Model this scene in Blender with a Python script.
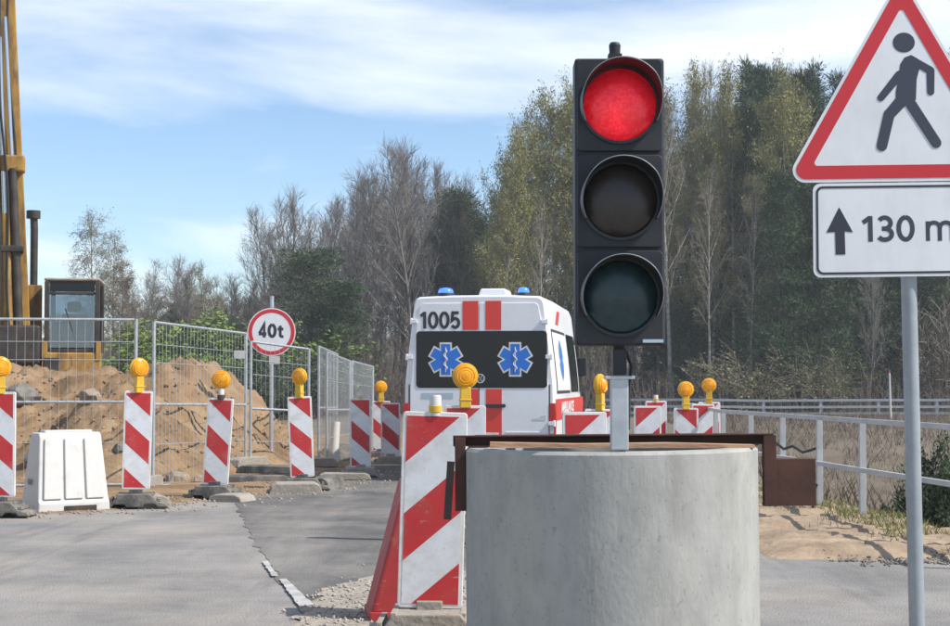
import bpy, bmesh, math, random
import numpy as np
from mathutils import Vector, Matrix

R = math.radians
for o in list(bpy.data.objects): bpy.data.objects.remove(o, do_unlink=True)
scene = bpy.context.scene
C = scene.collection

# ------------------------------------------------------------------ camera
F_PX, CX, CY, HOR, CAMZ = 1700.0, 475.0, 313.0, 383.0, 1.27
PITCH = math.atan((HOR - CY) / F_PX)
cam_d = bpy.data.cameras.new('camera'); cam = bpy.data.objects.new('camera', cam_d); C.objects.link(cam)
cam.location = (0, 0, CAMZ); cam.rotation_euler = (R(90) + PITCH, 0, 0)
cam_d.sensor_width = 36; cam_d.lens = F_PX / 950 * 36; cam_d.clip_start = 0.1; cam_d.clip_end = 5000
scene.camera = cam
scene.render.resolution_x = 1024; scene.render.resolution_y = 675

# ------------------------------------------------------------------ sky, sun, exposure
SUN_EL, SUN_AZ = R(47), R(108)          # azimuth clockwise from +Y (viewing direction)
sun_dir = Vector((math.sin(SUN_AZ) * math.cos(SUN_EL), math.cos(SUN_AZ) * math.cos(SUN_EL), math.sin(SUN_EL)))
w = bpy.data.worlds.new('World'); scene.world = w; w.use_nodes = True
nt = w.node_tree; nt.nodes.clear()
def N(t, typ, **kw):
    n = t.nodes.new(typ)
    for k, v in kw.items(): setattr(n, k, v)
    return n
out = N(nt, 'ShaderNodeOutputWorld'); bg = N(nt, 'ShaderNodeBackground'); bg.inputs[1].default_value = 0.099
sky = N(nt, 'ShaderNodeTexSky', sky_type='NISHITA'); sky.sun_disc = False
sky.sun_elevation = SUN_EL; sky.sun_rotation = SUN_AZ; sky.altitude = 1200; sky.air_density = 1.0; sky.dust_density = 0.0; sky.ozone_density = 2.2
tc = N(nt, 'ShaderNodeTexCoord'); sep = N(nt, 'ShaderNodeSeparateXYZ'); nt.links.new(tc.outputs['Generated'], sep.inputs[0])
def M2(op, a, b):
    n = N(nt, 'ShaderNodeMath', operation=op)
    for i, s in enumerate((a, b)):
        if s is None: continue
        if isinstance(s, (int, float)): n.inputs[i].default_value = s
        else: nt.links.new(s, n.inputs[i])
    return n.outputs[0]
zz = M2('ADD', M2('MAXIMUM', sep.outputs[2], 0.0), 0.09)
comb = N(nt, 'ShaderNodeCombineXYZ')
nt.links.new(M2('DIVIDE', sep.outputs[0], zz), comb.inputs[0]); nt.links.new(M2('DIVIDE', sep.outputs[1], zz), comb.inputs[1])
mp = N(nt, 'ShaderNodeMapping'); mp.inputs['Scale'].default_value = (0.55, 0.62, 1); mp.inputs['Location'].default_value = (-7.946, 2.80, 1.689)
mp.inputs['Rotation'].default_value = (0, 0, R(-14))
nt.links.new(comb.outputs[0], mp.inputs[0])
n1 = N(nt, 'ShaderNodeTexNoise'); n1.inputs['Scale'].default_value = 1.0; n1.inputs['Detail'].default_value = 9; n1.inputs['Roughness'].default_value = 0.56
n1.inputs['Distortion'].default_value = 0.5
nt.links.new(mp.outputs[0], n1.inputs['Vector'])
rp = N(nt, 'ShaderNodeValToRGB'); rp.color_ramp.elements[0].position = 0.475; rp.color_ramp.elements[1].position = 0.72
rp.color_ramp.elements[1].color = (0.92, 0.92, 0.92, 1)
nt.links.new(n1.outputs[0], rp.inputs[0])
mx = N(nt, 'ShaderNodeMix', data_type='RGBA'); nt.links.new(rp.outputs[0], mx.inputs[0])
tint = N(nt, 'ShaderNodeMix', data_type='RGBA', blend_type='MULTIPLY'); tint.inputs[0].default_value = 1.0
nt.links.new(sky.outputs[0], tint.inputs[6]); tint.inputs[7].default_value = (0.95, 1.0, 1.04, 1)
nt.links.new(tint.outputs[2], mx.inputs[6]); mx.inputs[7].default_value = (8.2, 8.4, 8.6, 1)
nt.links.new(mx.outputs[2], bg.inputs[0]); nt.links.new(bg.outputs[0], out.inputs[0])
sd = bpy.data.lights.new('sun', 'SUN'); sd.energy = 3.5; sd.angle = R(0.6); sd.color = (1.0, 0.94, 0.86)
sun = bpy.data.objects.new('sun', sd); C.objects.link(sun); sun.rotation_euler = sun_dir.to_track_quat('Z', 'Y').to_euler()
scene.view_settings.view_transform = 'Standard'; scene.view_settings.look = 'None'
scene.view_settings.exposure = 0.7; scene.view_settings.gamma = 1.0; scene.view_settings.use_curve_mapping = False

# ------------------------------------------------------------------ helpers
def P(px, py, y):
    """the place in the world, at distance y along the road, that a measured point of the photo stands for"""
    vx = (px - CX) / F_PX; vz = (CY - py) / F_PX
    dy = math.cos(PITCH) - vz * math.sin(PITCH); dz = math.sin(PITCH) + vz * math.cos(PITCH)
    t = y / dy
    return Vector((vx * t, y, CAMZ + dz * t))
def X(px, y): return (px - CX) / F_PX * y
rng = random.Random(7)
def smooth(a, b, t):
    u = np.clip((np.asarray(t, float) - a) / (b - a), 0, 1); return u * u * (3 - 2 * u)
_rs = np.random.RandomState(11); _tab = _rs.rand(64, 64)
def vnoise(x, y):
    x = np.asarray(x, float); y = np.asarray(y, float)
    xi = np.floor(x).astype(int); yi = np.floor(y).astype(int); fx = x - xi; fy = y - yi
    fx = fx * fx * (3 - 2 * fx); fy = fy * fy * (3 - 2 * fy)
    g = lambda a, b: _tab[a % 64, b % 64]
    return (g(xi, yi) * (1 - fx) + g(xi + 1, yi) * fx) * (1 - fy) + (g(xi, yi + 1) * (1 - fx) + g(xi + 1, yi + 1) * fx) * fy
def fbm(x, y, o=4):
    s = 0; a = 0.5
    for i in range(o): s = s + a * (vnoise(x * 2 ** i + 17.3 * i, y * 2 ** i + 5.1 * i) - 0.5); a *= 0.55
    return s

def mat(name, c, rough=0.7, metal=0.0, var=0.0, c2=None, scale=4.0, bump=0.0, bscale=None, dirt=None, dirt_amt=0.0, dirt_scale=2.0, stretch=(1, 1, 1), spec=0.5, detail=6):
    m = bpy.data.materials.new(name); m.use_nodes = True; t = m.node_tree; b = t.nodes['Principled BSDF']
    b.inputs['Roughness'].default_value = rough; b.inputs['Metallic'].default_value = metal; b.inputs['Specular IOR Level'].default_value = spec
    b.inputs['Base Color'].default_value = (*c, 1)
    if var == 0 and c2 is None and bump == 0 and dirt is None: return m
    tc = N(t, 'ShaderNodeTexCoord'); mp = N(t, 'ShaderNodeMapping'); mp.inputs['Scale'].default_value = stretch
    t.links.new(tc.outputs['Object'], mp.inputs[0])
    no = N(t, 'ShaderNodeTexNoise'); no.inputs['Scale'].default_value = scale; no.inputs['Detail'].default_value = detail; no.inputs['Roughness'].default_value = 0.6
    t.links.new(mp.outputs[0], no.inputs['Vector'])
    rp = N(t, 'ShaderNodeValToRGB'); rp.color_ramp.elements[0].position = 0.32; rp.color_ramp.elements[1].position = 0.68
    a_ = c if c2 is not None else tuple(max(0, x * (1 - var)) for x in c); b_ = c2 if c2 is not None else tuple(min(1, x * (1 + var)) for x in c)
    rp.color_ramp.elements[0].color = (*a_, 1); rp.color_ramp.elements[1].color = (*b_, 1)
    t.links.new(no.outputs[0], rp.inputs[0]); col = rp.outputs[0]
    if dirt is not None:
        dn = N(t, 'ShaderNodeTexNoise'); dn.inputs['Scale'].default_value = dirt_scale; dn.inputs['Detail'].default_value = 8; dn.inputs['Roughness'].default_value = 0.7
        t.links.new(mp.outputs[0], dn.inputs['Vector'])
        dr = N(t, 'ShaderNodeValToRGB'); dr.color_ramp.elements[0].position = 0.45; dr.color_ramp.elements[1].position = 0.75
        dr.color_ramp.elements[1].color = (dirt_amt,) * 3 + (1,)
        t.links.new(dn.outputs[0], dr.inputs[0])
        mm = N(t, 'ShaderNodeMix', data_type='RGBA'); t.links.new(dr.outputs[0], mm.inputs[0]); t.links.new(col, mm.inputs[6]); mm.inputs[7].default_value = (*dirt, 1)
        col = mm.outputs[2]
    t.links.new(col, b.inputs['Base Color'])
    if bump > 0:
        bn = N(t, 'ShaderNodeTexNoise'); bn.inputs['Scale'].default_value = bscale or scale * 6; bn.inputs['Detail'].default_value = 5
        t.links.new(mp.outputs[0], bn.inputs['Vector'])
        bp = N(t, 'ShaderNodeBump'); bp.inputs['Strength'].default_value = min(1, bump); bp.inputs['Distance'].default_value = 0.02
        t.links.new(bn.outputs[0], bp.inputs['Height']); t.links.new(bp.outputs[0], b.inputs['Normal'])
    return m
def emis(name, c, e, base=None):
    m = mat(name, base or c, 0.25); b = m.node_tree.nodes['Principled BSDF']
    b.inputs['Emission Color'].default_value = (*c, 1); b.inputs['Emission Strength'].default_value = e
    return m

DUST = (0.42, 0.36, 0.28)
MT = dict(
    asphalt=mat('old_asphalt', (0.18, 0.175, 0.167), 0.95, c2=(0.285, 0.276, 0.265), scale=1.3, bump=0.7, bscale=70, dirt=(0.42, 0.37, 0.31), dirt_amt=0.75, dirt_scale=0.55, spec=0.25, detail=12),
    asphalt2=mat('new_asphalt', (0.095, 0.093, 0.091), 0.95, c2=(0.155, 0.152, 0.147), scale=1.5, bump=0.7, bscale=70, dirt=(0.33, 0.30, 0.26), dirt_amt=0.65, dirt_scale=0.8, spec=0.25, detail=12),
    gravel=mat('gravel_bed', (0.24, 0.21, 0.17), 0.95, c2=(0.45, 0.40, 0.33), scale=22, bump=0.9, bscale=40, dirt=(0.14, 0.12, 0.1), dirt_amt=0.6, dirt_scale=2),
    stone=mat('stone', (0.26, 0.24, 0.21), 0.9, c2=(0.5, 0.46, 0.4), scale=9, bump=0.4),
    heapstone=mat('heap_stone', (0.2, 0.155, 0.11), 0.95, c2=(0.36, 0.3, 0.23), scale=9, bump=0.6, bscale=20),
    rubblestone=mat('rubble_stone', (0.22, 0.17, 0.12), 0.95, c2=(0.4, 0.33, 0.25), scale=3),
    darkstone=mat('dark_stone', (0.12, 0.112, 0.1), 0.9, c2=(0.24, 0.22, 0.19), scale=7, bump=0.5),
    sand=mat('sand', (0.19, 0.118, 0.06), 0.95, c2=(0.345, 0.238, 0.138), scale=1.9, bump=1.0, bscale=12, dirt=(0.11, 0.068, 0.042), dirt_amt=0.95, dirt_scale=1.1, detail=12, spec=0.2),
    shoulder=mat('sand_shoulder', (0.28, 0.2, 0.135), 0.95, c2=(0.43, 0.33, 0.23), scale=2.4, bump=1.0, bscale=14, dirt=(0.2, 0.165, 0.12), dirt_amt=0.8, dirt_scale=1.6, detail=12, spec=0.2),
    ground=mat('ground', (0.10, 0.078, 0.055), 0.95, c2=(0.19, 0.15, 0.11), scale=0.5, bump=0.5, bscale=6, dirt=(0.12, 0.13, 0.06), dirt_amt=0.6, dirt_scale=0.25),
    drygrass=mat('dry_grass', (0.12, 0.095, 0.068), 0.9, c2=(0.24, 0.19, 0.14), scale=0.6),
    greengrass=mat('green_grass', (0.13, 0.15, 0.045), 0.8, c2=(0.30, 0.27, 0.12), scale=1.3),
    paint=mat('road_paint', (0.36, 0.355, 0.34), 0.9, c2=(0.52, 0.515, 0.5), scale=6, dirt=(0.22, 0.21, 0.195), dirt_amt=1.0, dirt_scale=7),
    concrete=mat('concrete', (0.32, 0.32, 0.302), 0.92, c2=(0.43, 0.425, 0.395), scale=5, bump=0.12, bscale=60, dirt=(0.22, 0.22, 0.2), dirt_amt=0.6, dirt_scale=4.5, stretch=(1, 1, 0.5), detail=10),
    concrete2=mat('pale_concrete', (0.26, 0.235, 0.2), 0.9, c2=(0.42, 0.385, 0.33), scale=5, bump=0.5, dirt=(0.2, 0.15, 0.1), dirt_amt=0.85, dirt_scale=3),
    rust=mat('rust', (0.042, 0.019, 0.014), 0.85, c2=(0.085, 0.034, 0.022), scale=9, bump=0.06, dirt=(0.11, 0.048, 0.028), dirt_amt=0.5, dirt_scale=4),
    wood=mat('weathered_wood', (0.45, 0.24, 0.13), 0.85, c2=(0.52, 0.34, 0.22), scale=14, stretch=(0.2, 1, 1), bump=0.2),
    galv=mat('galvanised', (0.42, 0.45, 0.47), 0.5, 0.55, c2=(0.58, 0.61, 0.63), scale=12, dirt=(0.3, 0.3, 0.29), dirt_amt=0.4, dirt_scale=5),
    polegrey=mat('grey_post', (0.30, 0.33, 0.35), 0.55, 0.3, c2=(0.38, 0.41, 0.43), scale=9, dirt=(0.24, 0.25, 0.25), dirt_amt=0.5, dirt_scale=6),
    rail=mat('rail_metal', (0.40, 0.42, 0.43), 0.55, 0.3, c2=(0.52, 0.54, 0.55), scale=5, dirt=(0.4, 0.37, 0.32), dirt_amt=0.4),
    black=mat('black_plastic', (0.022, 0.024, 0.028), 0.5, c2=(0.04, 0.042, 0.046), scale=5, dirt=(0.08, 0.08, 0.08), dirt_amt=0.2, dirt_scale=3, spec=0.3),
    visor=mat('visor', (0.018, 0.02, 0.023), 0.4),
    rubber=mat('rubber', (0.055, 0.055, 0.055), 0.85, c2=(0.12, 0.115, 0.105), scale=6, bump=0.4, dirt=(0.34, 0.30, 0.25), dirt_amt=0.8, dirt_scale=5),
    white=mat('white_sheeting', (0.68, 0.70, 0.72), 0.45, c2=(0.75, 0.76, 0.78), scale=5, dirt=DUST, dirt_amt=0.5, dirt_scale=9, detail=10),
    whiteplastic=mat('white_plastic', (0.56, 0.55, 0.52), 0.55, c2=(0.66, 0.655, 0.63), scale=4, dirt=(0.48, 0.43, 0.36), dirt_amt=0.65, dirt_scale=4),
    frame_w=mat('panel_frame', (0.72, 0.71, 0.69), 0.5, c2=(0.78, 0.77, 0.75), scale=4, dirt=DUST, dirt_amt=0.65, dirt_scale=7),
    red=mat('red_sheeting', (0.48, 0.018, 0.022), 0.5, c2=(0.56, 0.028, 0.03), scale=5, dirt=(0.4, 0.13, 0.1), dirt_amt=0.35, dirt_scale=6),
    redback=mat('red_plastic', (0.34, 0.022, 0.022), 0.6, c2=(0.42, 0.036, 0.033), scale=4, dirt=(0.3, 0.1, 0.08), dirt_amt=0.4, dirt_scale=5),
    signwhite=mat('sign_white', (0.74, 0.755, 0.77), 0.4, c2=(0.78, 0.79, 0.80), scale=3, dirt=(0.55, 0.53, 0.5), dirt_amt=0.45, dirt_scale=5, stretch=(1, 1, 0.5)),
    signred=mat('sign_red', (0.55, 0.022, 0.03), 0.4, c2=(0.6, 0.03, 0.038), scale=3),
    signblack=mat('sign_black', (0.03, 0.033, 0.045), 0.4),
    signgrey=mat('sign_grey', (0.045, 0.05, 0.07), 0.4),
    yellow=mat('yellow_plastic', (0.66, 0.38, 0.01), 0.45, c2=(0.76, 0.48, 0.03), scale=5, dirt=(0.4, 0.3, 0.12), dirt_amt=0.4, dirt_scale=8),
    amber=mat('amber_lens', (0.78, 0.26, 0.003), 0.2, c2=(0.97, 0.46, 0.015), scale=22),
    rigyellow=mat('worn_yellow_paint', (0.36, 0.19, 0.03), 0.7, c2=(0.52, 0.30, 0.055), scale=2.5, dirt=(0.09, 0.052, 0.035), dirt_amt=0.9, dirt_scale=2.6, stretch=(1, 1, 0.4), detail=10),
    rigdark=mat('oily_steel', (0.03, 0.027, 0.025), 0.55, 0.3, c2=(0.09, 0.07, 0.055), scale=4),
    vanwhite=mat('van_white', (0.76, 0.77, 0.79), 0.28, c2=(0.80, 0.805, 0.82), scale=1.2, dirt=(0.6, 0.58, 0.54), dirt_amt=0.4, dirt_scale=1.5),
    vanred=mat('van_red', (0.72, 0.045, 0.03), 0.3),
    vanglass=mat('van_glass', (0.009, 0.010, 0.014), 0.12, spec=0.3),
    vanblack=mat('van_trim', (0.03, 0.03, 0.032), 0.5),
    blue=mat('emblem_blue', (0.02, 0.17, 0.62), 0.35),
    tail=mat('tail_lamp', (0.45, 0.015, 0.015), 0.15),
    chrome=mat('chrome', (0.6, 0.62, 0.64), 0.2, 0.9),
    pale=mat('pale_sticker', (0.42, 0.52, 0.56), 0.5),
    tyre=mat('tyre', (0.025, 0.025, 0.025), 0.85),
    bark=mat('grey_bark', (0.12, 0.107, 0.097), 0.9, c2=(0.21, 0.19, 0.17), scale=3),
    barkdark=mat('dark_bark', (0.085, 0.07, 0.058), 0.9, c2=(0.16, 0.13, 0.105), scale=3),
    birch=mat('birch_bark', (0.24, 0.225, 0.2), 0.85, c2=(0.48, 0.455, 0.41), scale=3, dirt=(0.07, 0.06, 0.05), dirt_amt=0.8, dirt_scale=4, stretch=(1, 1, 3)),
    pinebark=mat('pine_bark', (0.16, 0.085, 0.05), 0.9, c2=(0.27, 0.15, 0.09), scale=4),
    twig=mat('twigs', (0.155, 0.14, 0.13), 0.9, c2=(0.25, 0.23, 0.215), scale=0.7),
    farwood=mat('far_wood', (0.10, 0.095, 0.085), 0.9, c2=(0.17, 0.16, 0.145), scale=0.2),
    twigtan=mat('tan_twigs', (0.16, 0.138, 0.105), 0.9, c2=(0.26, 0.225, 0.17), scale=0.7),
    needle=mat('needles', (0.032, 0.06, 0.026), 0.8, c2=(0.07, 0.112, 0.045), scale=1.2),
    needle2=mat('grey_green_needles', (0.042, 0.07, 0.032), 0.8, c2=(0.09, 0.125, 0.055), scale=1.2),
    bud=mat('olive_buds', (0.2, 0.195, 0.05), 0.8, c2=(0.34, 0.32, 0.10), scale=0.9),
    leafpale=mat('pale_leaf', (0.16, 0.17, 0.07), 0.8, c2=(0.28, 0.28, 0.13), scale=0.9),
    leafgreen=mat('fresh_leaf', (0.10, 0.165, 0.02), 0.8, c2=(0.19, 0.26, 0.045), scale=1.1),
    brown=mat('brown_leaf', (0.12, 0.09, 0.045), 0.85, c2=(0.2, 0.15, 0.08), scale=0.9),
    cable=mat('black_cable', (0.02, 0.02, 0.02), 0.6),
    seat=mat('seat_cloth', (0.03, 0.035, 0.045), 0.8),
    bluebeacon=emis('blue_beacon_lit', (0.022, 0.075, 1.0), 3.2),
    beaconoff=mat('blue_beacon', (0.02, 0.05, 0.35), 0.15),
    lensamber=mat('dark_amber_lens', (0.028, 0.02, 0.018), 0.3, c2=(0.045, 0.032, 0.028), scale=30),
    lensgreen=mat('dark_green_lens', (0.012, 0.034, 0.04), 0.25, c2=(0.02, 0.052, 0.058), scale=30),
)
LENS_C = (-0.01, -0.09, P(475, 118, 6.28).z - 1.0)      # the bulb sits a little low behind the lens
def lit_lens():
    m = mat('red_lens_lit', (0.26, 0.006, 0.014), 0.22); t = m.node_tree; b = t.nodes['Principled BSDF']
    tc = N(t, 'ShaderNodeTexCoord'); vo = N(t, 'ShaderNodeTexVoronoi'); vo.inputs['Scale'].default_value = 85
    t.links.new(tc.outputs['Object'], vo.inputs['Vector'])
    rp = N(t, 'ShaderNodeValToRGB'); rp.color_ramp.elements[0].color = (0.95, 0.03, 0.05, 1); rp.color_ramp.elements[1].color = (0.75, 0.004, 0.015, 1)
    rp.color_ramp.elements[0].position = 0.1; rp.color_ramp.elements[1].position = 0.7
    t.links.new(vo.outputs['Distance'], rp.inputs[0]); t.links.new(rp.outputs[0], b.inputs['Emission Color']); 
    no = N(t, 'ShaderNodeTexNoise'); no.inputs['Scale'].default_value = 9; no.inputs['Detail'].default_value = 2; t.links.new(tc.outputs['Object'], no.inputs['Vector'])
    mr = N(t, 'ShaderNodeMapRange'); mr.inputs[1].default_value = 0.35; mr.inputs[2].default_value = 0.65; mr.inputs[3].default_value = 0.75; mr.inputs[4].default_value = 1.0
    t.links.new(no.outputs[0], mr.inputs[0])
    vd = N(t, 'ShaderNodeVectorMath', operation='DISTANCE'); t.links.new(tc.outputs['Object'], vd.inputs[0]); vd.inputs[1].default_value = LENS_C; vd.name = 'lens_centre'
    m2 = N(t, 'ShaderNodeMapRange'); m2.inputs[1].default_value = 0.02; m2.inputs[2].default_value = 0.15; m2.inputs[3].default_value = 0.68; m2.inputs[4].default_value = 0.16; t.links.new(vd.outputs['Value'], m2.inputs[0])
    mu = N(t, 'ShaderNodeMath', operation='MULTIPLY'); t.links.new(mr.outputs[0], mu.inputs[0]); t.links.new(m2.outputs[0], mu.inputs[1]); t.links.new(mu.outputs[0], b.inputs['Emission Strength'])
    return m
MT['lensred'] = lit_lens()
def extra(m, kind):
    """wear on top of a base material: streaks and pinholes on concrete, cracks and tracked dust on asphalt"""
    t = m.node_tree; b = t.nodes['Principled BSDF']; src = b.inputs['Base Color'].links[0].from_socket; tc = N(t, 'ShaderNodeTexCoord')
    def layer(src, fac, c):
        mm = N(t, 'ShaderNodeMix', data_type='RGBA'); t.links.new(fac, mm.inputs[0]); t.links.new(src, mm.inputs[6]); mm.inputs[7].default_value = (*c, 1); return mm.outputs[2]
    def noise(sc, st, lo, hi, amt, det=6, rot=0):
        mp = N(t, 'ShaderNodeMapping'); mp.inputs['Scale'].default_value = st; mp.inputs['Rotation'].default_value = (0, 0, rot); t.links.new(tc.outputs['Object'], mp.inputs[0])
        n = N(t, 'ShaderNodeTexNoise'); n.inputs['Scale'].default_value = sc; n.inputs['Detail'].default_value = det; n.inputs['Roughness'].default_value = 0.65; t.links.new(mp.outputs[0], n.inputs['Vector'])
        r = N(t, 'ShaderNodeMapRange'); r.inputs[1].default_value = lo; r.inputs[2].default_value = hi; r.inputs[3].default_value = 0; r.inputs[4].default_value = amt; t.links.new(n.outputs[0], r.inputs[0]); return r.outputs[0]
    def spots(sc, feat, lo, hi, amt, dist=0.0):
        vec = tc.outputs['Object']
        if dist:
            n = N(t, 'ShaderNodeTexNoise'); n.inputs['Scale'].default_value = 1.5; n.inputs['Detail'].default_value = 5; t.links.new(vec, n.inputs['Vector'])
            va = N(t, 'ShaderNodeVectorMath', operation='MULTIPLY_ADD'); t.links.new(n.outputs['Color'], va.inputs[0]); va.inputs[1].default_value = (dist,) * 3; t.links.new(vec, va.inputs[2]); vec = va.outputs[0]
        v = N(t, 'ShaderNodeTexVoronoi', feature=feat); v.inputs['Scale'].default_value = sc; t.links.new(vec, v.inputs['Vector'])
        r = N(t, 'ShaderNodeMapRange'); r.inputs[1].default_value = lo; r.inputs[2].default_value = hi; r.inputs[3].default_value = amt; r.inputs[4].default_value = 0; t.links.new(v.outputs['Distance'], r.inputs[0]); return r.outputs[0]
    if kind == 'concrete':
        src = layer(src, noise(9, (1, 1, 0.07), 0.5, 0.75, 0.5), (0.2, 0.195, 0.17)); src = layer(src, noise(3.5, (1, 1, 0.4), 0.55, 0.8, 0.55), (0.5, 0.47, 0.38))
        src = layer(src, noise(26, (1, 1, 0.8), 0.62, 0.7, 0.5, 3), (0.2, 0.2, 0.185)); src = layer(src, spots(34, 'F1', 0.05, 0.13, 0.65), (0.13, 0.13, 0.12))
    elif kind == 'panel':
        src = layer(src, noise(5.5, (1, 1, 1), 0.56, 0.74, 0.5, 10), DUST); src = layer(src, noise(16, (1, 1, 4), 0.66, 0.70, 0.55, 4), (0.55, 0.5, 0.46)); src = layer(src, noise(30, (3, 1, 0.6), 0.68, 0.72, 0.5, 3), (0.16, 0.12, 0.1))
    elif kind == 'rig':
        src = layer(src, noise(2.2, (1, 1, 0.22), 0.5, 0.66, 0.75, 10), (0.075, 0.045, 0.032)); src = layer(src, noise(9, (1, 1, 0.5), 0.58, 0.68, 0.8, 6), (0.16, 0.07, 0.03)); src = layer(src, noise(14, (1, 1, 0.1), 0.6, 0.7, 0.6, 4), (0.5, 0.36, 0.16))
    elif kind == 'van':
        src = layer(src, noise(1.6, (1, 1, 0.3), 0.5, 0.8, 0.35, 10), (0.5, 0.46, 0.4))
    else:
        src = layer(src, noise(0.8, (1.6, 0.22, 1), 0.48, 0.72, 0.55, 8, 0.25), (0.37, 0.345, 0.31)); src = layer(src, noise(1.1, (2.2, 0.2, 1), 0.56, 0.72, 0.6, 6, -0.5), (0.12, 0.115, 0.11))
        src = layer(src, spots(90, 'F1', 0.1, 0.3, 0.25), (0.42, 0.40, 0.37))
    t.links.new(src, b.inputs['Base Color'])
extra(MT['concrete'], 'concrete'); extra(MT['asphalt'], 'asphalt'); extra(MT['asphalt2'], 'asphalt')
for k_ in ('red', 'white', 'frame_w', 'whiteplastic', 'redback'): extra(MT[k_], 'panel')
extra(MT['vanwhite'], 'van'); extra(MT['rigyellow'], 'rig')
def glass(name, tintc, fac):
    m = bpy.data.materials.new(name); m.use_nodes = True; t = m.node_tree; t.nodes.clear()
    o = N(t, 'ShaderNodeOutputMaterial'); a = N(t, 'ShaderNodeBsdfTransparent'); a.inputs[0].default_value = (*tintc, 1)
    g = N(t, 'ShaderNodeBsdfGlossy'); g.inputs['Roughness'].default_value = 0.06; g.inputs[0].default_value = (0.8, 0.85, 0.9, 1)
    x = N(t, 'ShaderNodeMixShader'); x.inputs[0].default_value = fac
    t.links.new(a.outputs[0], x.inputs[1]); t.links.new(g.outputs[0], x.inputs[2]); t.links.new(x.outputs[0], o.inputs[0])
    return m
MT['cabglass'] = glass('cab_glass', (0.62, 0.68, 0.74), 0.13)

class MB:
    def __init__(s): s.v = []; s.f = []
    def add(s, vs, fs):
        k = len(s.v); s.v += [tuple(v) for v in vs]; s.f += [tuple(i + k for i in f) for f in fs]; return s
    def box(s, c, d, rot=None):
        hx, hy, hz = d[0] / 2, d[1] / 2, d[2] / 2; c = Vector(c)
        vs = [Vector((x, y, z)) for z in (-hz, hz) for y in (-hy, hy) for x in (-hx, hx)]
        if rot is not None: vs = [rot @ v for v in vs]
        return s.add([v + c for v in vs], [(0, 2, 3, 1), (4, 5, 7, 6), (0, 1, 5, 4), (2, 6, 7, 3), (0, 4, 6, 2), (1, 3, 7, 5)])
    def bar(s, p0, p1, wx, wy):
        """a square bar between two points"""
        p0 = Vector(p0); p1 = Vector(p1); d = p1 - p0; q = d.to_track_quat('Z', 'Y').to_matrix()
        return s.box((p0 + p1) / 2, (wx, wy, d.length), q)
    def tube(s, pts, r, n=8, cap=True):
        pts = [Vector(p) for p in pts]; rs = r if isinstance(r, (list, tuple)) else [r] * len(pts); k = len(s.v); ref = None
        for i, p in enumerate(pts):
            d = (pts[min(i + 1, len(pts) - 1)] - pts[max(i - 1, 0)]).normalized()
            if ref is None: ref = Vector((0, 1, 0)) if abs(d.y) < 0.9 else Vector((1, 0, 0))
            u = d.cross(ref).normalized(); v = d.cross(u); ref = u.cross(d) * 1.0
            for j in range(n):
                a = 2 * math.pi * j / n; s.v.append(tuple(p + (u * math.cos(a) + v * math.sin(a)) * rs[i]))
        for i in range(len(pts) - 1):
            for j in range(n): s.f.append((k + i * n + j, k + i * n + (j + 1) % n, k + (i + 1) * n + (j + 1) % n, k + (i + 1) * n + j))
        if cap: s.f.append(tuple(k + j for j in range(n))); s.f.append(tuple(k + (len(pts) - 1) * n + j for j in reversed(range(n))))
        return s
    def lathe(s, prof, n=24, c=(0, 0, 0), axis='Z', a0=0, a1=2 * math.pi):
        """profile of (radius, along); closed turn unless a0, a1 cut it"""
        full = abs(a1 - a0 - 2 * math.pi) < 1e-6; m = n if full else n + 1; k = len(s.v); c = Vector(c)
        for (r, h) in prof:
            for j in range(m):
                a = a0 + (a1 - a0) * j / n; x, y = r * math.cos(a), r * math.sin(a)
                s.v.append(tuple(c + (Vector((x, y, h)) if axis == 'Z' else Vector((x, h, y)) if axis == 'Y' else Vector((h, x, y)))))
        for i in range(len(prof) - 1):
            for j in range(n):
                j2 = (j + 1) % m; s.f.append((k + i * m + j, k + i * m + j2, k + (i + 1) * m + j2, k + (i + 1) * m + j))
        return s
    def prism(s, poly, y0, y1):
        """outline in x, z given thickness along y"""
        n = len(poly); vs = [(x, y0, z) for x, z in poly] + [(x, y1, z) for x, z in poly]
        return s.add(vs, [tuple(range(n)), tuple(reversed(range(n, 2 * n)))] + [(i, (i + 1) % n, n + (i + 1) % n, n + i) for i in range(n)])
    def band(s, po, pi, y0, y1):
        n = len(po); vs = [(x, y0, z) for x, z in po] + [(x, y0, z) for x, z in pi] + [(x, y1, z) for x, z in po] + [(x, y1, z) for x, z in pi]
        fs = []
        for i in range(n):
            j = (i + 1) % n
            fs += [(i, j, n + j, n + i), (2 * n + j, 2 * n + i, 3 * n + i, 3 * n + j), (i, 2 * n + i, 2 * n + j, j), (n + i, n + j, 3 * n + j, 3 * n + i)]
        return s.add(vs, fs)
    def mesh(s, name, m, ang=None, normals=True):
        me = bpy.data.meshes.new(name); me.from_pydata(s.v, [], s.f); me.update()
        if normals:
            bm = bmesh.new(); bm.from_mesh(me); bmesh.ops.recalc_face_normals(bm, faces=bm.faces); bm.to_mesh(me); bm.free()
        if ang is not None: me.shade_smooth(); me.set_sharp_from_angle(angle=R(ang))
        me.materials.append(MT[m] if isinstance(m, str) else m)
        return me
    def build(s, name, m, parent=None, ang=None, bevel=0, loc=None, seg=2, normals=True):
        return link(name, s.mesh(name, m, ang, normals), parent, bevel, loc, seg)
def link(name, me, parent=None, bevel=0, loc=None, seg=2):
    o = bpy.data.objects.new(name, me); C.objects.link(o); o.parent = parent
    if loc is not None: o.location = loc
    if bevel:
        b = o.modifiers.new('bevel', 'BEVEL'); b.width = bevel; b.segments = seg; b.limit_method = 'ANGLE'; b.angle_limit = R(35)
    return o
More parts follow.
